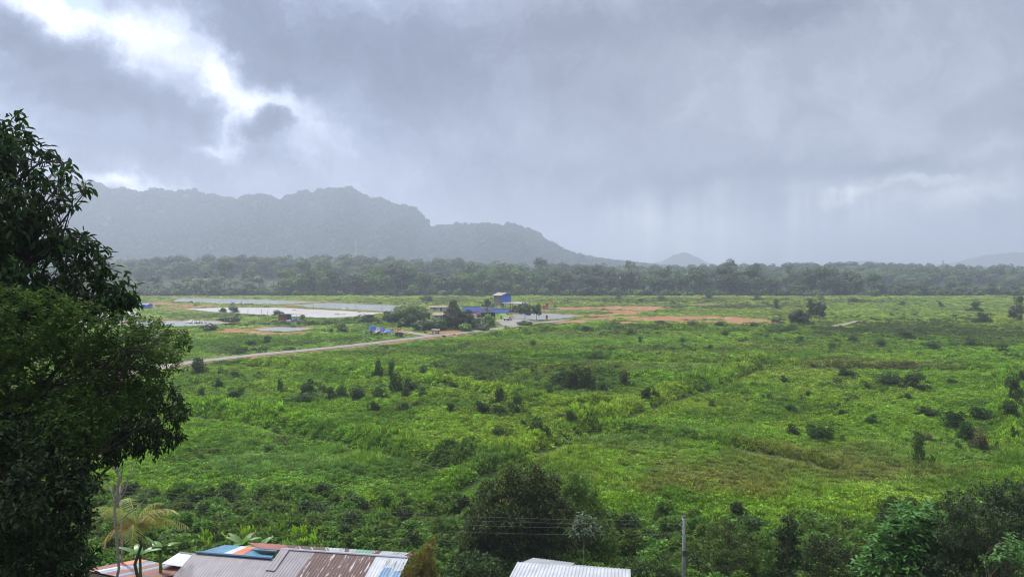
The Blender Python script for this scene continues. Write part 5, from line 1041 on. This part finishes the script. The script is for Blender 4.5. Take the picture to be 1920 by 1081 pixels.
# covered dark truck, brown roofed hut, white pond house
x_, y_ = G(800, 600); e = empty('covered_truck', (x_, y_, 0), R(8), 'dark canvas covered truck half sunk in the scrub left of the brown roofed hut', 'truck')
q = MB(); q.box((-.2, 0, 1.9), (3.4, 2.1, 1.7)); q.tube([(-1.9, 0, 2.5), (1.5, 0, 2.5)], 1.02, 12); q.build('canvas', mat('dark_canvas', (.05, .045, .045), .8), e); q = MB(); q.poly([(-3.2, -1, .6), (-1.95, -1, .6), (-1.95, -1, 2.5), (-2.8, -1, 2.4), (-3.2, -1, 1.5), (-3.2, 1, .6), (-1.95, 1, .6), (-1.95, 1, 2.5), (-2.8, 1, 2.4), (-3.2, 1, 1.5)], [(0, 1, 2, 3, 4), (9, 8, 7, 6, 5), (0, 5, 6, 1), (1, 6, 7, 2), (2, 7, 8, 3), (3, 8, 9, 4), (4, 9, 5, 0)]); q.build('cab', WHITEP, e); vehicle_wheels(e, (-2.6, .9), .95, .45)
def hut(px0, px1, pyb, hwall, depth, roofm, wallm, lab, cat='hut', rise=.8, over=.5, door=True, name='hut'):
    p0 = P3((px0 + px1) / 2, pyb); w_ = (px1 - px0) * mpp(p0[1]); e = empty(name, p0, 0, lab, cat)
    q = MB(); q.box((0, 0, hwall / 2), (w_, .12, hwall)); q.box((0, depth, hwall / 2), (w_, .12, hwall)); [q.box((s_ * (w_ / 2 - .06), depth / 2, hwall / 2), (.12, depth - .12, hwall)) for s_ in (-1, 1)]; q.build('wall', wallm, e)
    q = MB(); o_ = over; q.slab([(-w_ / 2 - o_, -o_, hwall), (w_ / 2 + o_, -o_, hwall), (w_ / 2 + o_, depth / 2, hwall + rise), (-w_ / 2 - o_, depth / 2, hwall + rise)], .09); q.slab([(-w_ / 2 - o_, depth / 2, hwall + rise), (w_ / 2 + o_, depth / 2, hwall + rise), (w_ / 2 + o_, depth + o_, hwall), (-w_ / 2 - o_, depth + o_, hwall)], .09); q.build('roof', roofm, e)
    if door:
        q = MB(); q.box((w_ * .15, -.08, hwall * .42), (.9, .06, hwall * .8)); q.build('door', DARKM, e); q = MB(); q.box((-w_ * .22, -.08, hwall * .55), (1.1, .06, hwall * .35)); q.build('window', GLASS, e)
    return e
hut(813, 836, 601, 2.3, 4.5, RUSTB, WHITEP, 'small white walled hut with a brown rusty roof left of the large tree')
hut(806, 838, 583, 2.0, 4, RUSTB, WHITEP, 'long white store by the far pond behind the brown roofed hut', 'store', .5)
hut(252, 274, 577.5, 1.7, 7, BLUE, BLUE, 'blue roofed shed beyond the bare flat ground at the left', 'shed', .6)
# shack at the pond
x_, y_ = G(535, 602); e = empty('shack', (x_, y_, 0), 0, 'dark red board shack with a flat awning beside the milky pond', 'shack')
q = MB(); q.box((-1.2, 0, 1.45), (3.2, .12, 2.9)); q.box((-2.74, 1.8, 1.45), (.12, 3.5, 2.9)); q.build('wall', REDW, e); q = MB(); q.box((1.4, .4, 1.4), (1.9, .12, 2.7)); q.box((-1, 3.5, 1.4), (3.4, .12, 2.8)); q.build('dark_wall', DARKM, e)
q = MB(); q.slab([(-3.1, -.5, 3.0), (2.5, -.5, 3.05), (2.5, 4, 2.85), (-3.1, 4, 2.8)], .12); q.build('roof', GREYC, e); q = MB(); q.slab([(2.55, -.2, 2.9), (7.6, -.2, 2.65), (7.6, 3.4, 2.6), (2.55, 3.4, 2.85)], .09); q.build('awning', GREYC, e)
for a in (4.6, 7.3): q = MB(); q.box((a, 0, 1.3), (.12, .12, 2.6)); q.build('post', WOOD, e)
for i, (a, lab) in enumerate(((549.5, 'left blue drum standing in front of the red shack'), (554.5, 'taller right blue drum standing under the shack awning'))):
    x_, y_ = G(a, 603 - i); q = MB(); q.tube([(0, 0, 0), (0, 0, .15), (0, 0, .5 + .2 * i), (0, 0, 1.0 + .25 * i)], [.46, .5, .5, .46], 12); tag(q.build('drum', BLUE, None, (x_, y_, 0), smooth=True), lab, 'drum')
x_, y_ = G(541, 603); q = MB(); q.tube([(-.9, 0, .35), (.9, 0, .35)], [.35, .4], 8); q.box((.1, -.5, .15), (2.4, .5, .3)); tag(q.build('pipe_stack', ZINC, None, (x_, y_, 0)), 'pale pipes and boards lying before the red shack', 'pipes')
# excavator
x_, y_ = G(1023, 579.5); e = empty('excavator', (x_, y_, .2), 0, 'orange excavator reaching its arm over the soil works', 'excavator')
q = MB(); q.poly([(-1.6, -1.1, 1.0), (1.1, -1.1, 1.0), (1.1, -1.1, 1.9), (-1.6, -1.1, 2.1), (-1.6, 1.1, 1.0), (1.1, 1.1, 1.0), (1.1, 1.1, 1.9), (-1.6, 1.1, 2.1)], [(0, 1, 2, 3), (7, 6, 5, 4), (0, 4, 5, 1), (1, 5, 6, 2), (2, 6, 7, 3), (3, 7, 4, 0)]); q.build('body', ORANGE, e)
q = MB(); q.box((.6, -.55, 2.2), (1.1, .95, 1.3)); o = q.build('cab', ORANGE, e); q = MB(); q.box((.6, -.55, 2.35), (1.14, .99, .7)); q.build('window', GLASS, o)
for s_ in (-1, 1): q = MB(); q.tube([(-1.5, s_, .45), (-1.2, s_, .8), (1.2, s_, .8), (1.5, s_, .45), (1.2, s_, .12), (-1.2, s_, .12), (-1.5, s_, .45)], .22, 6); q.build('track', DARKM, e)
q = MB(); q.tube([(.9, .3, 1.6), (2.0, .3, 3.4), (3.5, .3, 3.75)], [.26, .3, .2], 6); q.build('boom', ORANGE, e); q = MB(); q.tube([(3.3, .3, 3.85), (4.7, .3, 2.1)], [.24, .15], 6); q.build('arm', ORANGE, e); q = MB(); q.poly([(4.4, -.2, 2.1), (5.1, -.2, 1.9), (5.2, -.2, 1.2), (4.6, -.2, 1.0), (4.3, -.2, 1.5), (4.4, .8, 2.1), (5.1, .8, 1.9), (5.2, .8, 1.2), (4.6, .8, 1.0), (4.3, .8, 1.5)], [(0, 1, 2, 3, 4), (9, 8, 7, 6, 5), (0, 5, 6, 1), (1, 6, 7, 2), (2, 7, 8, 3), (3, 8, 9, 4), (4, 9, 5, 0)]); q.build('bucket', DARKM, e)
def mound(name, px, py, wpx, h, m_, lab, cat, seed, depth=.6, group=None, n_=16):
    p0 = P3(px, py); w_ = wpx * mpp(p0[1]) / 2; rs = np.random.RandomState(seed); V = []; K = 6
    for k in range(K):
        r_ = math.cos(k / (K - 1.) * math.pi / 2 * .98) ** .7
        for j in range(n_):
            a = 6.283 * j / n_; wob = 1 + rs.uniform(-.16, .16); V.append((math.cos(a) * w_ * r_ * wob, math.sin(a) * w_ * depth * r_ * wob, h * math.sin(k / (K - 1.) * math.pi / 2) * (1 + rs.uniform(-.12, .12)) - .05))
    f = [(k * n_ + j, k * n_ + (j + 1) % n_, (k + 1) * n_ + (j + 1) % n_, (k + 1) * n_ + j) for k in range(K - 1) for j in range(n_)] + [tuple((K - 1) * n_ + j for j in range(n_))]
    q = MB(); q.poly(V, f); o = q.build(name, m_, None, (p0[0], p0[1], gz(p0[0], p0[1]))); return tag(o, lab, cat, group)
SOILM = mat('red_soil', (.26, .115, .06), .95, ((.18, .10, .06), 1), bump=.6, bscale=3); GREYS = mat('grey_soil', (.16, .14, .13), .95, ((.09, .08, .07), 1), bump=.6, bscale=3)
mound('soil_heap', 1036, 579, 16, .8, GREYS, 'grey spoil heap under the excavator bucket', 'heap', 1); mound('soil_heap', 1003, 578.5, 10, .9, SOILM, 'small heap of reddish soil between the shelter and the excavator', 'heap', 2)
mound('soil_heap', 650, 621, 17, 1.3, SOILM, 'orange brown soil heap left of the scrap pile', 'heap', 3); mound('soil_heap', 1112, 594, 18, 1.2, SOILM, 'rounded red soil heap at the tip of the grey pond', 'heap', 4, 1.2)
q = MB(); q.slab([(-.9, 0, 1.05), (.9, 0, .75), (.9, 1.5, .6), (-.9, 1.5, .95)], .06); x_, y_ = G(661, 620); tag(q.build('roof_sheet', ZINC, None, (x_, y_, 0)), 'loose pale sheet beside the orange brown soil heap', 'sheet')
# scrap pile, tarpaulins, sacks
p0 = P3(702, 627); e = empty('scrap_pile', p0, 0, 'pile of grey boards and sheets beside the blue tarpaulins', 'scrap pile'); rs = np.random.RandomState(8)
for i in range(26):
    a, b = rs.uniform(-3.1, 3.4), rs.uniform(-1.2, 2.0); hh = max(.15, 1.4 - abs(a) * .33) * rs.uniform(.3, 1); q = MB(); q.box((0, 0, 0), (rs.uniform(1, 2.6), rs.uniform(.25, .9), .07), rz=rs.uniform(0, 3), ry=rs.uniform(-.5, .5), rx=rs.uniform(-.4, .4)); q.build('board', [WOOD, GREYC, ZINC, PALEBARK, DARKM][i % 5], e, (a, b, hh))
def tarp(px, py, w_, d_, h_, lab, seed, m_=None):
    rs = np.random.RandomState(seed); p0 = P3(px, py); N_ = 9; V = [((i / (N_ - 1.) - .5) * w_, (j / (N_ - 1.) - .5) * d_, h_ * max(0, min(1, 1.5 * math.sin(math.pi * (.04 + .92 * i / (N_ - 1.))) * math.sin(math.pi * (.04 + .92 * j / (N_ - 1.))))) * rs.uniform(.75, 1.1)) for j in range(N_) for i in range(N_)]
    q = MB(); q.poly(V, [(j * N_ + i, j * N_ + i + 1, j * N_ + i + N_ + 1, j * N_ + i + N_) for j in range(N_ - 1) for i in range(N_ - 1)]); return tag(q.build('tarpaulin', m_ or TARP, None, (p0[0], p0[1], gz(*p0[:2]) + .03)), lab, 'tarpaulin')
tarp(699, 620, 2.6, 2.6, 2.1, 'tallest blue tarpaulin bundle at the left end of the tarpaulins', 1); tarp(713, 621, 3.6, 3, 1.5, 'dark blue tarpaulin draped in the middle of the scrap', 2, mat('dark_blue_tarpaulin', (.02, .04, .20), .5)); tarp(728, 623, 3.0, 2.5, 1.1, 'creased bright blue tarpaulin next to the orange sacks', 3); tarp(737, 628, 1.2, 1.2, .4, 'small blue sheet scrap lying in the grass', 4)
for i, (a, b, w_) in enumerate(((737, 619, 6), (742, 618, 6), (748, 620, 7), (753, 621, 6), (759, 622, 6), (765, 622.5, 7), (745, 621.5, 6), (757, 619.5, 5))): mound('sack', a, b, w_, .75 - .05 * i, ORANGE if i % 2 else SOILM, '%s orange sack of the row behind the black bin, counted from the tarpaulins' % ('first', 'second', 'fourth', 'fifth', 'seventh', 'last', 'third', 'sixth')[i], 'sack', 60 + i, .8, 'orange sacks by the scrap pile', 8)
x_, y_ = G(748, 631); q = MB(); q.poly([(-.9, -.6, 0), (1.1, -.6, 0), (1.3, -.6, 1.2), (-1.2, -.6, 1.3), (-.9, .7, 0), (1.1, .7, 0), (1.3, .7, 1.2), (-1.2, .7, 1.3)], [(3, 2, 1, 0), (4, 5, 6, 7), (0, 1, 5, 4), (1, 2, 6, 5), (3, 0, 4, 7)]); tag(q.build('skip_bin', DARKM, None, (x_, y_, 0)), 'black open bin in the grass in front of the orange sacks', 'bin')
mound('rubbish_heap', 832, 631, 8, .55, BLACKR, 'larger black rubbish heap at the near road edge', 'heap', 71); mound('rubbish_heap', 852, 627.5, 5, .4, BLACKR, 'smaller black rubbish heap at the near road edge', 'heap', 72); mound('rubbish_heap', 975, 601, 7, .5, CONC, 'pale rubble on the verge behind the pickup truck', 'heap', 73); mound('rubbish_heap', 1465, 606.5, 16, .9, BLACKR, 'black covered heap at the end of the soil cut', 'heap', 74)
mound('rubbish_heap', 797, 624, 6, .6, BLACKR, 'low dark heap between the pole and the roadside stall', 'heap', 75)
# roadside stall
p0 = P3(816, 627); e = empty('stall', p0, 0, 'small broken roadside stall of poles and white board at the road junction', 'stall')
for a, b in ((-.9, -.4), (1.2, -.4), (-.9, 1.0), (1.2, 1.0)): q = MB(); q.box((a, b, .8), (.1, .1, 1.6)); q.build('post', DARKM, e)
q = MB(); q.slab([(-1.2, -.6, 1.6), (1.5, -.6, 1.5), (1.5, 1.2, 1.7), (-1.2, 1.2, 1.75)], .07); q.build('roof', GREYC, e); q = MB(); q.box((-.55, -.48, .65), (.5, .06, 1.25)); q.build('board', WHITEP, e); q = MB(); q.box((.5, .2, .55), (1.1, .7, .5)); q.box((1.0, -.3, 1.0), (.35, .3, .35)); q.build('counter', WOOD, e)
# sign, poles
x_, y_ = G(1025, 600); e = empty('sign', (x_, y_, 0), 0, 'red upright sign board with a white patch by the grey pond', 'sign')
q = MB(); q.box((0, 0, 1.15), (.85, .08, 1.3)); q.tube([(0, -.04, 1.75), (0, .04, 1.75)], .42, 14); q.build('panel', REDP, e); q = MB(); q.box((.05, -.06, 1.2), (.4, .03, .35)); q.build('white_patch', WHITEP, e); q = MB(); [q.box((a, 0, .25), (.08, .06, .55)) for a in (-.3, .3)]; q.build('legs', DARKM, e)
for px, pt, pb, r, lab in ((791, 596, 623, .11, 'tall thin pole at the road junction by the stall'), (365, 631, 666, .09, 'thin pole standing beside the road at the left'), (1548, 594, 606, .08, 'slim post near the timber frame')):
    x_, y_ = G(px, pb); zt_ = D(px, pt, y_)[2]; e = empty('pole', (x_, y_, 0), 0, lab, 'pole'); q = MB(); q.tube([(0, 0, -.2), (0, 0, zt_)], [r, r * .7], 7); q.build('shaft', WOOD, e); q = MB(); q.box((0, 0, zt_ - .3), (.5, .06, .06)); q.build('crossarm', WOOD, e)
for i, (px, pt, pb) in enumerate(((465, 579, 588), (490, 580, 589), (502, 582, 590), (588, 570, 580), (668, 572, 581), (717, 574, 584), (441, 562, 569), (453, 563, 569), (355, 563, 569), (300, 570, 576), (608, 567, 573))):
    x_, y_ = G(px, pb); zt_ = D(px, pt, y_)[2]; q = MB(); q.tube([(0, 0, -1), (0, 0, zt_ + .0)], [.09, .07], 6); tag(q.build('pond_post', DARKM, None, (x_, y_, 0)), 'thin dark post, %s' % ('first of three in the milky pond', 'second of three in the milky pond', 'third of three in the milky pond', 'at the left of the upper pond', 'in mid upper pond', 'at the right of the upper pond', 'left of two in the farthest pond', 'right of two in the farthest pond', 'at the bare bank of the farthest pond', 'on the bare flat ground', 'at the corner between two ponds')[i], 'post', 'posts standing in the ponds')
# paddle aerators with foam
FOAM = mat('white_foam', (.5,.5,.5), .9)
AER = None
for i, (px, py, s_, lab) in enumerate(((650, 577, 1.0, 'paddle aerator churning white foam in the upper right pond'), (638, 589, 1.0, 'paddle aerator churning white foam in the milky pond'), (368, 605, 1.7, 'paddle aerator churning white foam in the near left pond'), (552, 580.5, .7, 'idle paddle aerator near the far edge of the milky pond'), (674, 584.5, .8, 'idle paddle aerator at the right end of the milky pond'), (428, 566.5, .8, 'paddle aerator in the farthest pond'), (710, 581.5, .6, 'small paddle aerator at the right end of the upper pond'))):
    x_, y_ = G(px, py); e = empty('aerator', (x_, y_, -.2), rnd.uniform(-.4, .4), lab, 'aerator', 'pond aerators'); e.scale = (s_,) * 3
    q = MB(); [q.box((0, b, .1), (2.4, .3, .25)) for b in (-.6, .6)]; q.box((0, 0, .3), (.3, 1.6, .15)); q.build('float', DARKM, e)
    for b in (-1, 1): q = MB(); [q.box((.9 * b, 0, .25), (.08, 1.0, .12), rx=k * .785) for k in range(4)]; q.build('paddle_wheel', WHITEP, e)
    if i not in (3, 4, 6):
        q = MB(); rs = np.random.RandomState(i); [q.tube([(rs.uniform(-2.6, 2.6), rs.uniform(-1, 2), 0), (rs.uniform(-2.6, 2.6), rs.uniform(-1, 2), rs.uniform(.15, .6))], [.35, .12], 6) for _ in range(16)]; q.build('foam', FOAM, e)
for i, (px, py, m_, lab) in enumerate(((435, 573, BLUE, 'left blue crate on the dike between the ponds'), (461, 572, BLUE, 'right blue crate on the dike between the ponds'), (470, 571.5, ORANGE, 'orange crate heap on the dike between the ponds'), (323, 564.5, ORANGE, 'tiny orange box at the far left pond'))):
    x_, y_ = G(px, py); q = MB(); q.box((0, 0, .4), (1.6 + (i == 2), 1.2, .8)); q.box((.1, 0, .86), (1.2, 1.0, .14)); q.box((0, -.62, .55), (1.5 + (i == 2), .05, .1)); tag(q.build('crate', m_, None, (x_, y_, .1)), lab, 'crate')
# film greenhouse behind the left trees
for i, (px, pb) in enumerate(((190, 603), (225, 599))):
    p0 = P3(px, pb); e = empty('greenhouse', p0, .15, 'white film tunnel greenhouse at the left, %s one' % ('nearer' if i == 0 else 'farther'), 'greenhouse')
    q = MB(); K = 12; V = [(math.cos(math.pi * k / K) * 4, y2, math.sin(math.pi * k / K) * 3.2) for y2 in (0, 12) for k in range(K + 1)]; q.poly(V, [(k, k + 1, k + K + 2, k + K + 1) for k in range(K)] + [tuple(range(K + 1)), tuple(range(2 * K + 1, K, -1))]); q.build('film', WHITEP, e); q = MB(); [q.tube([(math.cos(math.pi * k / K) * 4.05, y2, math.sin(math.pi * k / K) * 3.25) for k in range(K + 1)], .06, 5) for y2 in (0, 4, 8, 12)]; q.build('hoops', STEEL, e)
# timber frame by the right track
p0 = P3(1538, 605); e = empty('timber_frame', p0, .1, 'bare pale timber frame beside the tree clump at the right track', 'frame')
for a in (-.9, .1, 1.1): q = MB(); q.box((a, 0, 1.0), (.14, .14, 2.1)); q.build('post', PALEBARK, e)
q = MB(); q.box((.1, 0, 2.08), (2.6, .12, .12)); q.box((-.4, .6, 1.2), (.1, 1.2, .1)); q.build('beam', PALEBARK, e)
# lattice masts far away
def mast(px, pyt, Y, wdt, lab, m1, m2):
    x_, _, zt_ = D(px, pyt, Y); e = empty('lattice_mast', (x_, Y, 0), 0, lab, 'mast'); n_ = 14
    for s_ in range(2):
        q = MB()
        for k in range(n_):
            if (k // 2) % 2 != s_: continue
            z0, z1 = zt_ * k / n_, zt_ * (k + 1) / n_; w0, w1 = wdt * (1 - .6 * k / n_), wdt * (1 - .6 * (k + 1) / n_)
            for a in (-1, 1):
                for b in (-1, 1): q.tube([(a * w0 / 2, b * w0 / 2, z0), (a * w1 / 2, b * w1 / 2, z1)], .28, 4)
                q.tube([(a * w0 / 2, -w0 / 2, z0), (-a * w1 / 2, -w1 / 2, z1)], .2, 4); q.tube([(-w0 / 2, a * w0 / 2, z0), (-w1 / 2, -a * w1 / 2, z1)], .2, 4)
        q.build('section', (m1, m2)[s_], e)
    q = MB(); q.tube([(0, 0, zt_), (0, 0, zt_ + 6)], .3, 5); [q.box((a * .8, 0, zt_ - 3), (.6, .6, 3)) for a in (-1, 1)]; q.build('antenna', WHITEP, e)
mast(667, 452, 1500, 5.5, 'tall pale lattice mast in front of the misty mountain', WHITEP, ZINC); mast(1768, 488, 1700, 5, 'faint grey lattice mast above the right hand woods', ZINC, ZINC)

# ------------------------------------------------------------------ trees and palms around the works
MTM = [leafmat('yard_tree_leaves', (.030, .060, .020), (.065, .110, .030), .25, .5, .3), leafmat('bright_yard_leaves', (.075, .135, .028), (.12, .20, .045), .3, .5, .3), leafmat('olive_yard_leaves', (.050, .070, .028), (.09, .11, .045), .2, .5, .3)]
def yard_tree(name, px, pb, w_, h_, mi, lab, seed, cat='tree', trunk_frac=.25, dens=9, leaf=.32, nb=7, shape='dome', Y=None):
    p0 = P3(px, pb) if Y is None else np.array([D(px, pb, Y)[0], Y, 0]); m = mpp(p0[1]); W_, H_ = w_ * m / 2, h_ * m; rs = np.random.RandomState(seed); e = empty(name, (p0[0], p0[1], gz(*p0[:2])), 0, lab, cat); bl = []
    z0 = H_ * trunk_frac; zc = (H_ + z0) / 2; hh = (H_ - z0) / 2
    for i in range(nb):
        t_ = i / max(1, nb - 1.); zz = z0 + (H_ - z0) * (.2 + .66 * t_); wr = W_ * (math.sqrt(max(.1, 1 - ((zz - zc) / hh) ** 2)) if shape == 'dome' else max(.15, 1.05 - t_)); a = i * 2.4; r_ = W_ * rs.uniform(.36, .5) if shape == 'dome' else W_ * (.62 - .34 * t_); q_ = max(0, wr - r_ * .8)
        bl.append(((math.cos(a) * q_, math.sin(a) * q_ * .8, zz), (r_, r_, min(r_, hh * .55))))
    bl.append(((0, 0, zc), (W_ * .6, W_ * .6, hh * .75)))
    tm = trunk_mesh(H_ * .5, max(.08, H_ * .02), bl, seed, None, min(nb, 5)); place('trunk', tm, e); place('crown', leafclump_crown(bl, dens, leaf, MTM[mi], seed, shell=.6, holes=.36), e); return e
yard_tree('rounded_tree', 768, 604, 68, 32, 1, 'broad mound shaped tree left of the dark covered truck', 401, trunk_frac=.05, nb=12); yard_tree('rounded_tree', 735, 604, 28, 18, 0, 'low tree at the left foot of the broad mound shaped tree', 402, trunk_frac=.05)
yard_tree('conical_tree', 850, 617, 50, 56, 2, 'large dark tapering tree in front of the workshop', 403, trunk_frac=.03, nb=12, shape='cone'); yard_tree('rounded_tree', 872, 617, 34, 36, 0, 'tree leaning against the right side of the large tapering tree', 404, trunk_frac=.05, nb=9)
yard_tree('round_bush', 917, 613, 28, 23, 1, 'bright green round bush in front of the lime green wall', 405, 'shrub', .03, nb=8); yard_tree('round_bush', 894, 617, 30, 18, 0, 'dark low bush left of the bright round bush', 406, 'shrub', .02); yard_tree('round_bush', 873, 621, 26, 15, 1, 'light green low bush under the large tree', 407, 'shrub', .02); yard_tree('round_bush', 906, 619, 26, 14, 2, 'olive low bush with spiky outline by the road', 408, 'shrub', .02); yard_tree('round_bush', 790, 619, 40, 16, 0, 'dark thicket behind the junction pole', 409, 'shrub', .02); yard_tree('round_bush', 820, 619, 40, 20, 0, 'dark thicket behind the roadside stall', 410, 'shrub', .02)
yard_tree('small_tree', 984, 598, 30, 29, 0, 'small tree with a short trunk at the left of the grey pond', 411, trunk_frac=.28, nb=7); yard_tree('small_tree', 1006, 599, 22, 29, 0, 'small tree with a short trunk before the grey pond', 412, trunk_frac=.3, nb=6); yard_tree('rounded_tree', 915, 590, 24, 30, 0, 'dark tree left of the grey side of the tower', 413, trunk_frac=.05, nb=8)
yard_tree('round_bush', 756, 612, 22, 15, 0, 'dark rounded bush below the mound shaped tree', 414, 'shrub', .02); yard_tree('round_bush', 985, 610, 34, 8, 0, 'long dark low bush at the yard entrance', 415, 'shrub', .02); yard_tree('round_bush', 530, 588, 9, 8, 2, 'small grey green bush behind the red shack', 416, 'shrub', .1); yard_tree('round_bush', 567, 600, 10, 10, 2, 'bush at the right end of the shack awning', 417, 'shrub', .1)
yard_tree('small_tree', 1500, 609, 42, 27, 0, 'leaning leafy tree left of the timber frame', 418, trunk_frac=.05, nb=8); yard_tree('small_tree', 1520, 606, 17, 46, 0, 'slender tall tree in the clump by the right track', 419, trunk_frac=.2, nb=8, Y=300); yard_tree('small_tree', 1536, 604, 28, 34, 2, 'feathery tree behind the timber frame', 420, trunk_frac=.15, nb=8, Y=310); yard_tree('round_bush', 1455, 604, 20, 9, 2, 'low grey green bush on the soil cut', 421, 'shrub', .02)
yard_tree('small_tree', 1900, 600, 20, 26, 2, 'dusky small tree at the far right edge of the plain', 422, trunk_frac=.05); yard_tree('small_tree', 438, 586, 18, 13, 0, 'small umbrella shaped tree at the bank of the milky pond', 423, trunk_frac=.35); yard_tree('round_bush', 419, 585, 10, 8, 0, 'little bush left of the umbrella shaped tree', 424, 'shrub', .1)
yard_tree('small_tree', 430, 607, 46, 12, 0, 'flat spreading tree at the right end of the near left pond', 425, trunk_frac=.25, nb=9)
yard_tree('round_bush', 392, 621, 34, 14, 0, 'dark bush splitting the red soil bank', 426, 'shrub', .02); yard_tree('round_bush', 800, 565, 26, 10, 2, 'pale low tree on the far meadow left', 427, 'shrub', .02)
def yard_palm(px, pb, h_, L, seed, lab, mm, n_=18):
    p0 = P3(px, pb); H_ = h_ * mpp(p0[1]); e = empty('palm_tree', (p0[0], p0[1], gz(*p0[:2])), 0, lab, 'palm'); tm, tp_ = palm_trunk(H_, .2, seed, WOOD); place('trunk', tm, e); c_ = palm_crown(n_, L, L * .25, mm, seed, 16, (.9, 2.2), w0=.08); c_.transform(Matrix.Translation(tp_)); place('crown', c_, e)
PY_ = leafmat('light_palm_fronds', (.075, .105, .04), (.13, .16, .06), .25, .5, .3)
yard_palm(914, 603, 22, 4.6, 501, 'tall palm with drooping fronds before the navy roof', PALM, 22); yard_palm(802, 599, 12, 3.6, 502, 'light green palm above the dark covered truck', PY_); yard_palm(906, 620, 6, 2.4, 503, 'small fan shaped palm at the verge', PALM, 14); yard_palm(786, 598, 10, 3.0, 504, 'short palm between the mound shaped tree and the truck', PY_, 14)

# ------------------------------------------------------------------ rain haze between the camera and the far hills
hb = MB(); hb.box((0, 3050, 138), (12600, 6800, 304))
hm = bpy.data.materials.new('haze'); hm.use_nodes = True; t = NT(hm.node_tree); pv = t.n('ShaderNodeVolumePrincipled'); o_ = t.n('ShaderNodeOutputMaterial'); t.l(pv.outputs[0], o_.inputs['Volume'])
pv.inputs['Color'].default_value = (.57, .655, .79, 1); pv.inputs['Density'].default_value = .00039; pv.inputs['Anisotropy'].default_value = .3
hz = tag(hb.build('haze', hm), kind='stuff')
